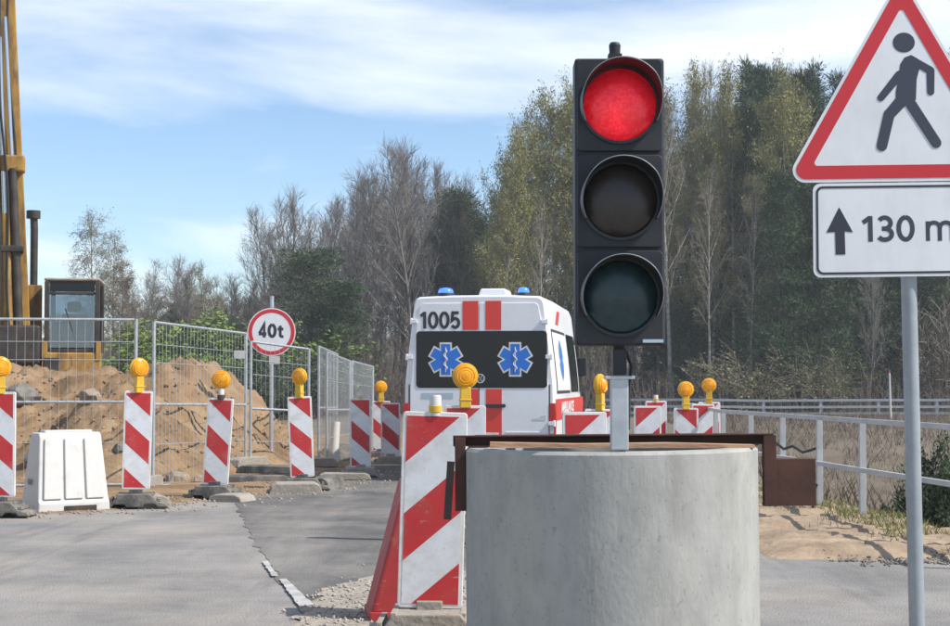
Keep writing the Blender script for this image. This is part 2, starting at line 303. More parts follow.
def npmesh(name, V, Fc, m, smooth_=False):
    """V (n,3), Fc (k,3 or 4)"""
    me = bpy.data.meshes.new(name); V = np.asarray(V, np.float32); Fc = np.asarray(Fc, np.int32); k = Fc.shape[1]
    me.vertices.add(len(V)); me.vertices.foreach_set('co', V.ravel())
    me.loops.add(Fc.size); me.loops.foreach_set('vertex_index', Fc.ravel())
    me.polygons.add(len(Fc)); me.polygons.foreach_set('loop_start', np.arange(0, Fc.size, k, dtype=np.int32))
    me.update(calc_edges=True); me.validate()
    if smooth_: me.shade_smooth()
    me.materials.append(MT[m] if isinstance(m, str) else m); return me
def tag(o, label=None, cat=None, group=None, kind=None):
    for k, v in (('label', label), ('category', cat), ('group', group), ('kind', kind)):
        if v: o[k] = v
    return o
def thing(name, label, cat, loc=(0, 0, 0), rz=0, group=None, rx=0, ry=0):
    o = bpy.data.objects.new(name, None); C.objects.link(o); o.empty_display_size = 0.2; o.location = loc; o.rotation_euler = (rx, ry, rz)
    return tag(o, label, cat, group)
def copy_tree(o, parent=None):
    c = o.copy(); C.objects.link(c); c.parent = parent
    for ch in list(o.children): copy_tree(ch, c)
    return c
def rounded(poly, r, n=5):
    o = []; k = len(poly)
    for i in range(k):
        p = Vector(poly[i]); a = (Vector(poly[i - 1]) - p).normalized(); b = (Vector(poly[(i + 1) % k]) - p).normalized()
        half = math.acos(max(-1, min(1, a.dot(b)))) / 2; t = r / math.tan(half); c = p + (a + b).normalized() * (r / math.sin(half))
        s0 = p + a * t - c; s1 = p + b * t - c; a0 = math.atan2(s0.y, s0.x); da = math.atan2(s1.y, s1.x) - a0
        da = (da + math.pi) % (2 * math.pi) - math.pi
        for j in range(n + 1): q = a0 + da * j / n; o.append((c.x + r * math.cos(q), c.y + r * math.sin(q)))
    return o
def rect(x0, z0, x1, z1): return [(x0, z0), (x1, z0), (x1, z1), (x0, z1)]
def clip(poly, x0, z0, x1, z1):
    for ax, lim, sg in ((0, x0, 1), (0, x1, -1), (1, z0, 1), (1, z1, -1)):
        o = []
        for i in range(len(poly)):
            a, b = poly[i - 1], poly[i]; da, db = (a[ax] - lim) * sg, (b[ax] - lim) * sg
            if (da < 0) != (db < 0):
                t = da / (da - db); o.append((a[0] + (b[0] - a[0]) * t, a[1] + (b[1] - a[1]) * t))
            if db >= 0: o.append(b)
        poly = o
        if len(poly) < 3: return []
    return poly
def capsule(p0, p1, w0, w1=None, n=8):
    w1 = w1 or w0; p0 = Vector(p0); p1 = Vector(p1); a = math.atan2(p1.y - p0.y, p1.x - p0.x); o = []
    for j in range(n + 1): q = a + math.pi / 2 + math.pi * j / n; o.append((p0.x + w0 / 2 * math.cos(q), p0.y + w0 / 2 * math.sin(q)))
    for j in range(n + 1): q = a - math.pi / 2 + math.pi * j / n; o.append((p1.x + w1 / 2 * math.cos(q), p1.y + w1 / 2 * math.sin(q)))
    return o
def stroke(pts, w):
    n = len(pts); L, Rr = [], []
    for i in range(n):
        a = Vector(pts[max(i - 1, 0)]); b = Vector(pts[i]); c = Vector(pts[min(i + 1, n - 1)])
        d1 = (b - a).normalized() if i else (c - b).normalized(); d2 = (c - b).normalized() if i < n - 1 else d1
        t = (d1 + d2).normalized(); k = w / 2 / max(0.35, t.dot(d1)); L.append((b.x - t.y * k, b.y + t.x * k)); Rr.append((b.x + t.y * k, b.y - t.x * k))
    return L + Rr[::-1]
def arc(cx, cy, rx, ry, a, b, n=14): return [(cx + rx * math.cos(R(a + (b - a) * i / n)), cy + ry * math.sin(R(a + (b - a) * i / n))) for i in range(n + 1)]
GL = {  # centre lines in a box 0..w, 0..1
    '0': (0.62, [arc(0.31, 0.5, 0.24, 0.43, 90, 450, 28)]), '1': (0.46, [[(0.06, 0.74), (0.30, 0.93)], [(0.32, 1.0), (0.32, 0.0)]]),
    '3': (0.6, [arc(0.27, 0.715, 0.21, 0.215, 150, -90) + [(0.17, 0.5)], arc(0.27, 0.285, 0.245, 0.215, 90, -150)]),
    '4': (0.66, [[(0.44, 0.0), (0.44, 0.98), (0.08, 0.3)], [(0.02, 0.27), (0.62, 0.27)]]),
    '5': (0.6, [[(0.52, 0.93), (0.14, 0.93), (0.1, 0.5)] + arc(0.29, 0.33, 0.23, 0.265, 125, -150)]),
    't': (0.4, [[(0.16, 0.95), (0.16, 0.2), (0.2, 0.1), (0.28, 0.07), (0.36, 0.08)], [(0.0, 0.68), (0.35, 0.68)]]),
    'm': (1.0, [[(0.08, 0.0), (0.08, 1.0)], [(0.08, 0.62)] + arc(0.29, 0.66, 0.2, 0.27, 150, 0) + [(0.49, 0.0)], [(0.49, 0.62)] + arc(0.70, 0.66, 0.21, 0.27, 150, 0) + [(0.91, 0.0)]]) }
def glyphs(txt, m, parent, x0, z0, x1, z1, y, w=0.14, gap=0.09, th=0.0005, step=0.0004):
    W = sum(GL[c][0] for c in txt) + gap * (len(txt) - 1); sx_ = (x1 - x0) / W; sz_ = z1 - z0; u = 0.0
    for c in txt:
        lo = MB(); k = 0
        for pl in GL[c][1]:
            o = stroke([((u + a) * sx_, b * sz_) for a, b in pl], w * sz_); n = len(o) // 2; yy = y - k * step; k += 1
            vs = [(x0 + a, yy, z0 + b) for a, b in o] + [(x0 + a, yy + th, z0 + b) for a, b in o]; N2 = 2 * n
            fs = []
            for i in range(n - 1):
                j, j2 = N2 - 1 - i, N2 - 2 - i; fs += [(i, i + 1, j2, j), (N2 + i, N2 + j, N2 + j2, N2 + i + 1), (i, N2 + i, N2 + i + 1, i + 1), (j, j2, N2 + j2, N2 + j)]
            lo.add(vs, fs)
        lo.build('character', m, parent); u += GL[c][0] + gap
def text_part(body, name, m, parent, x0, z0, x1, z1, y, bold=0.0, thick=0.0012):
    """lettering fitted to a rectangle of the x, z plane, its face at y"""
    cu = bpy.data.curves.new(name, 'FONT'); cu.body = body; cu.offset = bold; cu.extrude = 0.02; cu.resolution_u = 4
    t = bpy.data.objects.new(name, cu); C.objects.link(t); bpy.context.view_layer.update()
    me = bpy.data.meshes.new_from_object(t.evaluated_get(bpy.context.evaluated_depsgraph_get())); bpy.data.objects.remove(t)
    co = np.zeros(len(me.vertices) * 3, np.float32); me.vertices.foreach_get('co', co); co = co.reshape(-1, 3)
    mn, mxx = co.min(0), co.max(0); u = (co - mn) / np.maximum(mxx - mn, 1e-6)
    new = np.stack([x0 + u[:, 0] * (x1 - x0), y - u[:, 2] * thick, z0 + u[:, 1] * (z1 - z0)], 1).astype(np.float32)
    me.vertices.foreach_set('co', new.ravel()); me.update(); me.materials.clear(); me.materials.append(MT[m])
    return link(name, me, parent)

# ------------------------------------------------------------------ terrain
RAIL = [(8.0, 4.31), (15.4, 3.57), (20.6, 3.05), (28.0, 3.62), (60, 6.2)]
def rail_x(y): return np.interp(y, [a for a, b in RAIL], [b for a, b in RAIL])
def terrain(x, y):
    x = np.asarray(x, float); y = np.asarray(y, float)
    road = smooth(45, 75, y)
    v = smooth(0.5, 5.0, x - rail_x(np.clip(y, 0, 60))) * (1 - smooth(36, 66, y)) * smooth(-30, 8, y)
    z = -0.03 - 2.6 * v - 0.22 * road + 0.25 * fbm(x * 0.25, y * 0.25) * (v + road * 0.8)
    z = z + 7.0 * smooth(95, 210, y) + 0.0 * x
    return z
gx = np.unique(np.concatenate([np.linspace(-260, -40, 12), np.linspace(-40, -14, 14), np.linspace(-14, 2.5, 24), np.linspace(2.5, 30, 90), np.linspace(30, 60, 16), np.linspace(60, 260, 12)]))
gy = np.unique(np.concatenate([np.linspace(-60, -5, 8), np.linspace(-5, 10, 12), np.linspace(10, 80, 130), np.linspace(80, 240, 40), np.linspace(240, 420, 6)]))
def grid_mesh(name, gx, gy, fn, m, s=True):
    XX, YY = np.meshgrid(gx, gy); Z = fn(XX, YY); V = np.stack([XX.ravel(), YY.ravel(), Z.ravel()], 1)
    nx, ny = len(gx), len(gy); i = np.arange(ny - 1)[:, None] * nx + np.arange(nx - 1)[None]; i = i.ravel()
    return npmesh(name, V, np.stack([i, i + 1, i + nx + 1, i + nx], 1), m, s)
tag(link('ground', grid_mesh('ground', gx, gy, terrain, 'ground')), kind='structure')

def sheet(name, poly, z, m):
    return tag(MB().add([(x, y, z) for x, y in poly], [tuple(range(len(poly)))]).build(name, m, normals=False), kind='structure')
def jag(pts, step=0.25, amp=0.05, seed=1):
    r = random.Random(seed); o = []
    for i in range(len(pts) - 1):
        a, b = Vector(pts[i]), Vector(pts[i + 1]); n = max(1, int((b - a).length / step)); nrm = Vector((-(b - a).y, (b - a).x)).normalized()
        for j in range(n):
            q = a + (b - a) * j / n + nrm * (r.uniform(-amp, amp) if (i or j) else 0); o.append((q.x, q.y))
    o.append(tuple(pts[-1])); return o
sheet('road', [(-18, -8), (9.5, -8), (9.5, 13.2), (2.2, 14.5), (2.6, 24), (3.0, 34), (4.5, 52), (0, 52), (-2.6, 34), (-3.2, 20), (-18, 20)], 0.0, 'asphalt')
def gp(px, py): p = P(px, py, 1); d = -CAMZ / (p.z - CAMZ); return (p.x * d, d)      # a point of the road seen at a measured spot
left_edge = [gp(236, 503), gp(247, 530), gp(262, 556), gp(283, 585), gp(318, 611)]
sheet('road_patch', jag(left_edge, 0.18, 0.035, 3) + jag([gp(330, 604), gp(420, 604), (0.4, 10.0), (1.6, 13.4), (1.9, 24), (2.0, 34)], 0.3, 0.03, 4) + [(-1.4, 34), (-1.7, 24), (-2.6, 19.6)], 0.004, 'asphalt2')
gravel_poly = jag([gp(300, 612), gp(325, 590), gp(372, 578), gp(400, 560), (0.1, 11.3), (0.75, 11.0), (1.3, 8.4), (0.9, 5.2), (-0.7, 5.2), (-0.98, 7.6), gp(300, 612)], 0.12, 0.05, 6)
sheet('gravel_patch', gravel_poly, 0.009, 'gravel')
sheet('road_marking', jag([gp(279, 581), gp(286, 580.5), gp(314, 607), gp(299, 609), gp(279, 581)], 0.06, 0.005, 9), 0.0135, 'paint')
sheet('road_marking', jag([gp(262, 563), gp(268, 563), gp(278, 578), gp(272, 578), gp(262, 563)], 0.1, 0.006, 12), 0.0135, 'paint')

# left verge and spoil heaps: one height field of sand
EDGE = [(12, -9), (15, -5.6), (15.9, -4.6), (17.1, -3.3), (18.5, -2.6), (20, -1.8), (23, -1.25), (27, -1.0), (40, 0.2)]
def edge_x(y): return np.interp(y, [a for a, b in EDGE], [b for a, b in EDGE])
ridge = [(-30, 1.35), (-7.3, 1.42), (-6.6, 1.38), (-5.9, 1.36), (-5.35, 1.3), (-5.0, 1.38), (-4.6, 1.48), (-4.2, 1.44), (-3.85, 1.2), (-3.45, 0.88), (-3.0, 0.45), (-2.6, 0.1), (-2.2, 0.0), (5, 0)]
def heap(x, y):
    x = np.asarray(x, float); y = np.asarray(y, float)
    d = edge_x(y) - x + 0.25 * fbm(x * 1.3, y * 1.3)
    z = -0.05 + 0.075 * smooth(0, 0.5, d)
    rx_ = np.interp(x + 0.5 * fbm(y * 0.8, x * 0.8, 3), [a for a, b in ridge], [b for a, b in ridge])
    front = 22.0 + 0.7 * np.sin(x * 1.7) + 0.9 * fbm(x * 0.9, 3.3 + 0 * y)
    u = np.clip((y - front) / 3.9, 0, 1); prof = np.where(u < 1, u ** 0.8 * (1.0), 1.0)
    back = 1 - smooth(26.8, 30.2, y)
    h = rx_ * prof * back
    rough = smooth(0.05, 0.5, h)
    z = z + h + rough * (0.36 * fbm(x * 1.3, y * 1.3, 6) + 0.6 * np.abs(fbm(x * 2.6, y * 2.6, 5)) + 0.25 * np.abs(fbm(x * 6.5, y * 6.5, 3)) - 0.07) + 0.05 * fbm(x * 3, y * 3) * smooth(0.1, 0.8, d)
    z = np.where((x < -14.5) | (y > 42), -0.06 + 0 * z, z)
    return z
tag(link('sand_mound', grid_mesh('sand_mound', np.arange(-15, 0.6, 0.075), np.arange(14.5, 43, 0.085), heap, 'sand')), kind='structure')
def hz(x, y): return float(max(heap(x, y), 0.0))

# right shoulder
def shoulder(x, y):
    x = np.asarray(x, float); y = np.asarray(y, float)
    n = fbm(x * 1.5, y * 1.5)
    d1 = y - (11.75 + 0.12 * (x - 3)) + 0.7 * n; d2 = x - (1.55 + 0.03 * (y - 12)) + 0.6 * n
    z = -0.05 + 0.11 * smooth(0, 1.1, np.minimum(d1, d2)) + (0.10 * fbm(x * 2.2, y * 2.2, 4) + 0.09 * np.abs(fbm(x * 5.5, y * 5.5, 4)) - 0.01) * smooth(0.2, 1, np.minimum(d1, d2))
    over = x - rail_x(y) - 0.25
    return np.where(over > 0, z - np.clip(over, 0, 3) * 0.55 , z)
tag(link('sand_shoulder', grid_mesh('sand_shoulder', np.arange(0.6, 6.4, 0.06), np.arange(10.6, 36, 0.07), shoulder, 'shoulder')), kind='structure')
def sz(x, y): return float(max(shoulder(x, y), 0.0))

# grass: blades as triangles
def blades(name, pts, hmin, hmax, wd, m, label, seed, lean=0.5):
    r = np.random.RandomState(seed); n = len(pts); h = r.uniform(hmin, hmax, n); a = r.uniform(0, 2 * np.pi, n); wv = np.stack([np.cos(a), np.sin(a), 0 * a], 1) * wd * r.uniform(0.6, 1.4, (n, 1))
    tip = np.asarray(pts) + np.stack([r.normal(0, lean, n) * h, r.normal(0, lean, n) * h, h], 1)
    V = np.concatenate([pts - wv, pts + wv, tip], 0); i = np.arange(n)
    return tag(link(name, npmesh(name, V, np.stack([i, i + n, i + 2 * n], 1), m)), label, 'grass', kind='stuff')
r_ = np.random.RandomState(3)
q = np.stack([r_.uniform(3.5, 26, 60000), 12 + 60 * r_.rand(60000) ** 0.8], 1); q = q[q[:, 0] > rail_x(q[:, 1]) + 0.6]
q = q[vnoise(q[:, 0] * 0.9, q[:, 1] * 0.9) > 0.25]
blades('dry_grass', np.column_stack([q, terrain(q[:, 0], q[:, 1]) - 0.02]), 0.12, 0.5, 0.012, 'drygrass', 'brown dry grass covering the bank beyond the railing', 5)
yy = r_.uniform(11.8, 24, 12000); xx = rail_x(yy) + r_.normal(0.0, 0.3, 12000); k_ = vnoise(xx * 2.5, yy * 2.5) > 0.45
q = np.stack([xx, yy], 1)[k_]
blades('grass_strip', np.column_stack([q, shoulder(q[:, 0], q[:, 1]) - 0.01]), 0.02, 0.085, 0.006, 'greengrass', 'thin green grass along the foot of the railing', 6)

# loose stones
def pebbles(name, pts, smin, smax, m, label, seed):
    r = np.random.RandomState(seed); n = len(pts)
    o = np.array([(1, 0, 0), (0, 1, 0), (-1, 0, 0), (0, -1, 0), (0.1, 0.1, 0.8), (0, 0, -0.6)], float)
    a = r.uniform(0, 2 * np.pi, n); s = r.uniform(smin, smax, (n, 1, 1)) * r.uniform(0.6, 1.3, (n, 6, 1)); ca, sa = np.cos(a)[:, None], np.sin(a)[:, None]
    V = np.repeat(o[None], n, 0) * s; V = np.stack([V[..., 0] * ca - V[..., 1] * sa, V[..., 0] * sa + V[..., 1] * ca, V[..., 2]], 2) + np.asarray(pts)[:, None, :]
    f = np.array([(0, 1, 4), (1, 2, 4), (2, 3, 4), (3, 0, 4), (1, 0, 5), (2, 1, 5), (3, 2, 5), (0, 3, 5)]); Fc = (f[None] + np.arange(n)[:, None, None] * 6).reshape(-1, 3)
    return tag(link(name, npmesh(name, V.reshape(-1, 3), Fc, m)), label, 'stones', kind='stuff')
def in_poly(x, y, poly):
    c = np.zeros(len(x), bool); k = len(poly)
    for i in range(k):
        (x1, y1), (x2, y2) = poly[i - 1], poly[i]
        c ^= ((y1 > y) != (y2 > y)) & (x < (x2 - x1) * (y - y1) / (y2 - y1 + 1e-12) + x1)
    return c
q = np.stack([r_.uniform(-1.4, 1.4, 5500), r_.uniform(5.2, 12, 5500)], 1); q = q[in_poly(q[:, 0] + r_.normal(0, 0.06, len(q)), q[:, 1] + r_.normal(0, 0.1, len(q)), gravel_poly)]
pebbles('gravel', np.column_stack([q, np.full(len(q), 0.012)]), 0.005, 0.018, 'stone', 'loose pale gravel round the foot of the near striped panel', 8)
yy = r_.uniform(14.5, 30, 2200); xx = edge_x(yy) + r_.normal(-0.45, 0.45, 2200)
pebbles('rubble', np.column_stack([xx, yy, np.maximum(heap(xx, yy), 0.004)]), 0.006, 0.028, 'rubblestone', 'small rubble scattered along the left road edge', 9)
xx = r_.uniform(-9, -2.6, 1500); yy = r_.uniform(21.5, 26.5, 1500)
pebbles('clods', np.column_stack([xx, yy, heap(xx, yy) - 0.01]), 0.01, 0.05, 'sand', 'clods of earth lying on the sand heaps', 10)
xx = r_.uniform(1.9, 6.0, 12000); yy = r_.uniform(11.0, 13.6, 12000); k_ = np.abs(shoulder(xx, yy) + 0.0) < 0.02 + 0.03 * r_.rand(12000) ** 2; k_ &= (vnoise(xx * 2, yy * 2) > 0.35) & (xx > 2.5 + 0.2 * r_.rand(12000)); xx, yy = xx[k_], yy[k_]
pebbles('road_edge_gravel', np.column_stack([xx, yy, np.maximum(shoulder(xx, yy), 0.004)]), 0.005, 0.018, 'darkstone', 'dark grey gravel along the edge of the right-hand road', 12)

# ------------------------------------------------------------------ concrete ring and its steel frame
RX, RY, RR, RT = X(612, 6.8), 6.8, 0.58, 1.012
ring = MB().lathe([(RR - 0.002, 0.0), (RR, 0.02), (RR, RT - 0.012), (RR - 0.012, RT), (RR - 0.088, RT), (RR - 0.1, RT - 0.012), (RR - 0.1, 0.0)], 96)
ro = ring.build('concrete_ring', 'concrete', ang=30, loc=(RX, RY, 0.005)); ro.rotation_euler.y = R(-0.4)
tag(ro, 'grey concrete well ring standing on end under the traffic light', 'concrete ring')
fr = thing('steel_frame', 'rusty steel frame laid across the concrete ring with ends hanging down', 'steel frame', (RX, RY, RT + 0.0065), ry=R(-0.4))
def fx(px): return (px - 612) / 250.0
b_ = MB()
b_.box((0.0, -0.03, 0.044), (1.27, 0.05, 0.006)); b_.box((0.0, -0.008, 0.022), (1.27, 0.006, 0.0375)); b_.box((0.0, -0.03, 0.0031), (1.15, 0.05, 0.006))
b_.build('cross_beam', 'rust', fr, bevel=0.001)
MB().box((0.0, 0.26, 0.02), (1.1, 0.05, 0.04)).build('cross_beam', 'rust', fr, bevel=0.002)
MB().box((-0.607, -0.03, -0.105), (0.042, 0.06, 0.29)).build('hanger', 'rust', fr, bevel=0.002)
MB().box((0.62, -0.03, -0.1), (0.05, 0.05, 0.28)).build('hanger', 'rust', fr, bevel=0.002)
q = MB(); q.box((0.724, -0.04, -0.147), (0.155, 0.008, 0.185)); q.box((0.724, 0.02, -0.236), (0.155, 0.11, 0.007)); q.box((0.798, 0.02, -0.145), (0.007, 0.11, 0.174)); q.box((0.724, 0.02, -0.058), (0.155, 0.11, 0.007))
q.build('bracket_box', 'rust', fr, bevel=0.001)
MB().box((-0.652, -0.03, -0.17), (0.03, 0.012, 0.23), Matrix.Rotation(R(4), 3, 'Y')).build('flat_bar', 'rigdark', fr, bevel=0.001)
wd = MB().prism([(-0.49, -0.0), (0.53, -0.0), (0.53, 0.012), (0.2, 0.02), (-0.15, 0.016), (-0.49, 0.022)], -0.24, -0.16)
tag(wd.build('wooden_batten', 'wood', loc=(RX, RY, RT + 0.0075)), 'thin pale wooden batten lying on top of the concrete ring', 'batten')

# ------------------------------------------------------------------ traffic light
SY = RY - RR + 0.06
def sx(px): return X(px, SY)
S = F_PX / SY
tl = thing('traffic_light', 'black three-lamp traffic light showing red on a galvanised post', 'traffic light', (sx(619), SY, RT - 0.012), 0)
def lz(py): return P(475, py, SY).z - (RT - 0.012)
def lx(px): return (px - 619) / S
MB().box((0, 0, lz(378) / 2 + 0.012), (0.064, 0.06, lz(378) - 0.024)).build('post', 'galv', tl, bevel=0.004)
MB().box((0, 0, lz(377.6)), (0.11, 0.08, 0.012)).build('post_plate', 'galv', tl, bevel=0.002)
st = MB(); st.box((0, -0.012, lz(362)), (0.05, 0.05, lz(350) - lz(376.5) - 0.002)); st.lathe([(0.0, 0), (0.022, 0), (0.022, 0.02), (0.03, 0.021), (0.03, 0.03), (0, 0.03)], 16, (0, 0, lz(350.5))); st.build('lower_bracket', 'black', tl, ang=30, bevel=0.003)
HW, z0, z1 = 0.165, lz(346), lz(61)
hd = 0.13; fy = -0.06
hs = MB().box((0, fy + hd / 2, (z0 + z1) / 2), (2 * HW, hd, z1 - z0)); hous = hs.build('housing', 'black', tl, bevel=0.012, seg=3)
for py, lens, nm in ((108, 'lensred', 'red'), (203, 'lensamber', 'amber'), (298, 'lensgreen', 'green')):
    zc = lz(py); mz = (z1 - z0) / 3; r0 = 0.134
    dl = MB(); pl = rounded(rect(-HW + 0.008, zc - mz / 2 + 0.006, HW - 0.008, zc + mz / 2 - 0.006), 0.02); dl.prism(pl, fy - 0.014, fy + 0.002)
    dr = dl.build('lamp_door', 'black', hous, bevel=0.004)
    ln = MB().lathe([(r0, 0.0), (r0 - 0.004, -0.006), (0.105, -0.014), (0.06, -0.02), (0.0, -0.022)], 40, (0, fy - 0.015, zc), 'Y').build('lens', lens, tl, ang=40)
    ln['label'] = {'red': 'lit red lens', 'amber': 'unlit dark amber lens', 'green': 'unlit dark green lens'}[nm]
    # rim and visor, an arc open at the bottom
    rm = MB().lathe([(r0 + 0.001, 0.0), (r0 + 0.001, -0.012), (r0 + 0.012, -0.012), (r0 + 0.012, 0.0)], 40, (0, fy - 0.0145, zc), 'Y'); rm.build('lens_rim', 'visor', tl, ang=30)
    vs = MB(); n = 36; a0, a1 = R(-28), R(208); vv = []
    for i in range(n + 1):
        a = a0 + (a1 - a0) * i / n; dp = 0.16 * (0.35 + 0.65 * min(1, max(0, (math.sin(a) + 0.5) / 1.1)))
        for (rr, dd) in ((r0 + 0.009, 0.0), (r0 + 0.009, dp), (r0 + 0.014, dp), (r0 + 0.014, 0.0)):
            vv.append((rr * math.cos(a), fy - 0.0265 - dd, zc + rr * math.sin(a)))
    ff = [(i * 4 + j, i * 4 + (j + 1) % 4, (i + 1) * 4 + (j + 1) % 4, (i + 1) * 4 + j) for i in range(n) for j in range(4)] + [(0, 1, 2, 3), (n * 4 + 3, n * 4 + 2, n * 4 + 1, n * 4)]
    vs.add(vv, ff); vo_ = vs.build('visor', 'visor', tl, ang=40)
    MB().tube([tuple(Vector(vv[i * 4 + 1]).lerp(Vector(vv[i * 4 + 2]), 0.5)) for i in range(n + 1)], 0.0015, 6).build('visor_highlight', 'polegrey', vo_, ang=50)  # thin grey bead paints the bright highlight along the visor's front edge
tb = MB(); tb.box((-0.012, 0.0, z1 + 0.012), (0.05, 0.05, 0.024)); tb.lathe([(0, 0), (0.02, 0), (0.022, 0.035), (0.016, 0.045), (0, 0.047)], 16, (-0.012, 0, z1 + 0.024)); tb.build('top_cap', 'black', tl, ang=30)
MB().box((lx(651), fy - 0.0165, lz(341.5)), (0.075, 0.003, 0.012)).build('maker_plate', 'pale', tl)
cb = MB().tube([(0.03, 0.03, lz(352)), (0.05, 0.05, lz(366)), (0.04, 0.045, lz(390)), (0.036, 0.04, lz(430))], 0.007, 8); cb.build('lead', 'cable', tl, ang=40)

# ------------------------------------------------------------------ warning sign on its post
WY = 6.8; WS = F_PX / WY
def wx(px): return (px - 906) / WS
def wz(py): return P(475, py, WY).z
ws = thing('pedestrian_warning_sign', 'triangular pedestrian warning sign with 130 m plate on a grey post', 'road sign', (X(915, WY), WY, 0.0), 0, ry=R(-0.75))
ox = 0.0
def sgx(px, py): return wx(px) + (wz(py)) * math.tan(R(0.75)) - 0.036
MB().tube([(0, 0, -0.25), (0, 0, wz(-12))], 0.031, 20).build('post', 'polegrey', ws, ang=40)
MB().lathe([(0.033, -0.0), (0.033, 0.03), (0, 0.036)], 20, (0, 0, wz(-12) - 0.02)).build('post_cap', 'black', ws, ang=40)
def tri(px_l, px_r, py_b, py_t, r, y=-0.046):
    return rounded([(sgx(px_l, py_b), wz(py_b)), (sgx(px_r, py_b), wz(py_b)), (sgx((px_l + px_r) / 2, py_t), wz(py_t))], r, 8)
XL, XR, YB, YT = 783.0, 1021.0, 182.5, -24.0
def inset(t):          # shrink the triangle by t pixels on every side
    return (XL + t * 1.732, XR - t * 1.732, YB - t, YT + 2 * t)
plate = MB().prism(tri(*inset(0), 0.05), -0.044, -0.040); pb = plate.build('plate', 'signwhite', ws)
MB().band(tri(*inset(3.2), 0.038), tri(*inset(16.5), 0.012), -0.0455, -0.0445).build('red_border', 'signred', ws)
def z8(a, b): px, py = 770 + a / 2.087, b / 2.087; return (sgx(px, py), wz(py))
s8 = 1 / 2.087 / WS
yk = [-0.0450]
def fig(poly):
    yk[0] -= 0.00015; MB().prism(poly, yk[0], yk[0] + 0.0001).build('pictogram', 'signgrey', ws)
hc = z8(280, 93); fig([(hc[0] + 23 * s8 * math.cos(a), hc[1] + 21 * s8 * math.sin(a)) for a in np.linspace(0, 2 * math.pi, 28)[:-1]])
fig([z8(*p) for p in ((272, 138), (281, 124), (295, 119), (309, 127), (314, 140), (306, 170), (304, 212), (289, 226), (262, 219), (262, 196), (268, 165))])
fig(capsule(z8(302, 133), z8(335, 152), 17 * s8)); fig(capsule(z8(335, 152), z8(335, 196), 17 * s8, 15 * s8))
fig(capsule(z8(270, 160), z8(231, 207), 18 * s8, 15 * s8)); fig(capsule(z8(282, 205), z8(248, 242), 27 * s8, 23 * s8)); fig(capsule(z8(248, 241), z8(232, 307), 23 * s8, 22 * s8)); fig(capsule(z8(294, 222), z8(345, 302), 23 * s8, 22 * s8))
def rr(x0, y0, x1, y1, r): return rounded([(sgx(x0, y1), wz(y1)), (sgx(x1, y1), wz(y1)), (sgx(x1, y0), wz(y0)), (sgx(x0, y0), wz(y0))], r, 6)
MB().prism(rr(812, 183.6, 998, 277, 0.03), -0.044, -0.040).build('distance_plate', 'signwhite', ws)
MB().band(rr(815, 186.4, 995, 274.2, 0.026), rr(817.2, 188.6, 992.8, 272, 0.02), -0.0455, -0.0444).build('border', 'signblack', ws)
MB().prism([z8(*p) for p in ((142, 433), (170, 485), (153, 483), (154, 531), (134, 531), (133, 484), (115, 485))], -0.0456, -0.0444).build('arrow', 'signblack', ws)
glyphs('130', 'signgrey', ws, sgx(860, 241), wz(242), sgx(913, 241), wz(216.5), -0.0447, w=0.18)
glyphs('m', 'signgrey', ws, sgx(924, 241), wz(242), sgx(953, 241), wz(222.5), -0.0447, w=0.21)
for py in (60, 150, 205, 255):
    MB().box((0, -0.016, wz(py)), (0.3, 0.045, 0.03)).build('clamp', 'galv', ws, bevel=0.003)

# ------------------------------------------------------------------ striped delineator panels
def lamp(parent, z, yaw=0.0, style=0, xo=0.0):
    """round amber warning lamp standing on the top edge of a panel"""
    rot = Matrix.Rotation(yaw, 3, 'Z')
    def part(name, mb, m, ang=35, bv=0):
        mb.v = [tuple(rot @ Vector(v) + Vector((xo, 0, z))) for v in mb.v]; return mb.build(name, m, lampo or parent, ang=ang, bevel=bv)
    lampo = None
    if style == 0:      # yellow battery housing
        lampo = part('lamp_housing', MB().prism(rounded([(-0.045, -0.02), (0.045, -0.02), (0.04, 0.15), (-0.04, 0.15)], 0.012, 3), -0.035, 0.035), 'yellow', 35, 0.006)
        zc = 0.235
        part('housing_lid', MB().box((0, 0, 0.045), (0.098, 0.08, 0.012)), 'yellow', bv=0.003)
    else:
        lampo = part('lamp_stem', MB().lathe([(0.0, -0.02), (0.034, -0.02), (0.034, 0.1), (0.03, 0.11), (0, 0.11)], 20), 'whiteplastic')
        part('stem_base', MB().lathe([(0.036, -0.02), (0.042, -0.015), (0.042, 0.03), (0.036, 0.035)], 20), 'rigdark'); zc = 0.2
    r = 0.102
    ln = part('lens', MB().lathe([(0, -0.058), (0.03, -0.056), (0.062, -0.047), (0.088, -0.034), (0.093, -0.022), (0.093, 0.022), (0.088, 0.034), (0.062, 0.047), (0.03, 0.056), (0, 0.058)], 28, (0, 0, zc), 'Y'), 'amber')
    rg = MB()
    for rr_ in (0.028, 0.05, 0.071):
        rg.lathe([(rr_ - 0.004, -0.0555 + (rr_ * 1.6) ** 2 * 0.8), (rr_, -0.0595 + (rr_ * 1.6) ** 2 * 0.8), (rr_ + 0.004, -0.0555 + (rr_ * 1.6) ** 2 * 0.8)], 28, (0, 0, zc), 'Y')
    part('lens_rib', rg, 'amber')
    part('lens_ring', MB().lathe([(0.0935, -0.015), (r, -0.014), (r + 0.003, 0), (r, 0.014), (0.0935, 0.015)], 28, (0, 0, zc), 'Y'), 'amber' if style else 'yellow')
    part('reflector', MB().box((0, 0, zc - 0.1), (0.05, 0.05, 0.03)), 'yellow', bv=0.004)
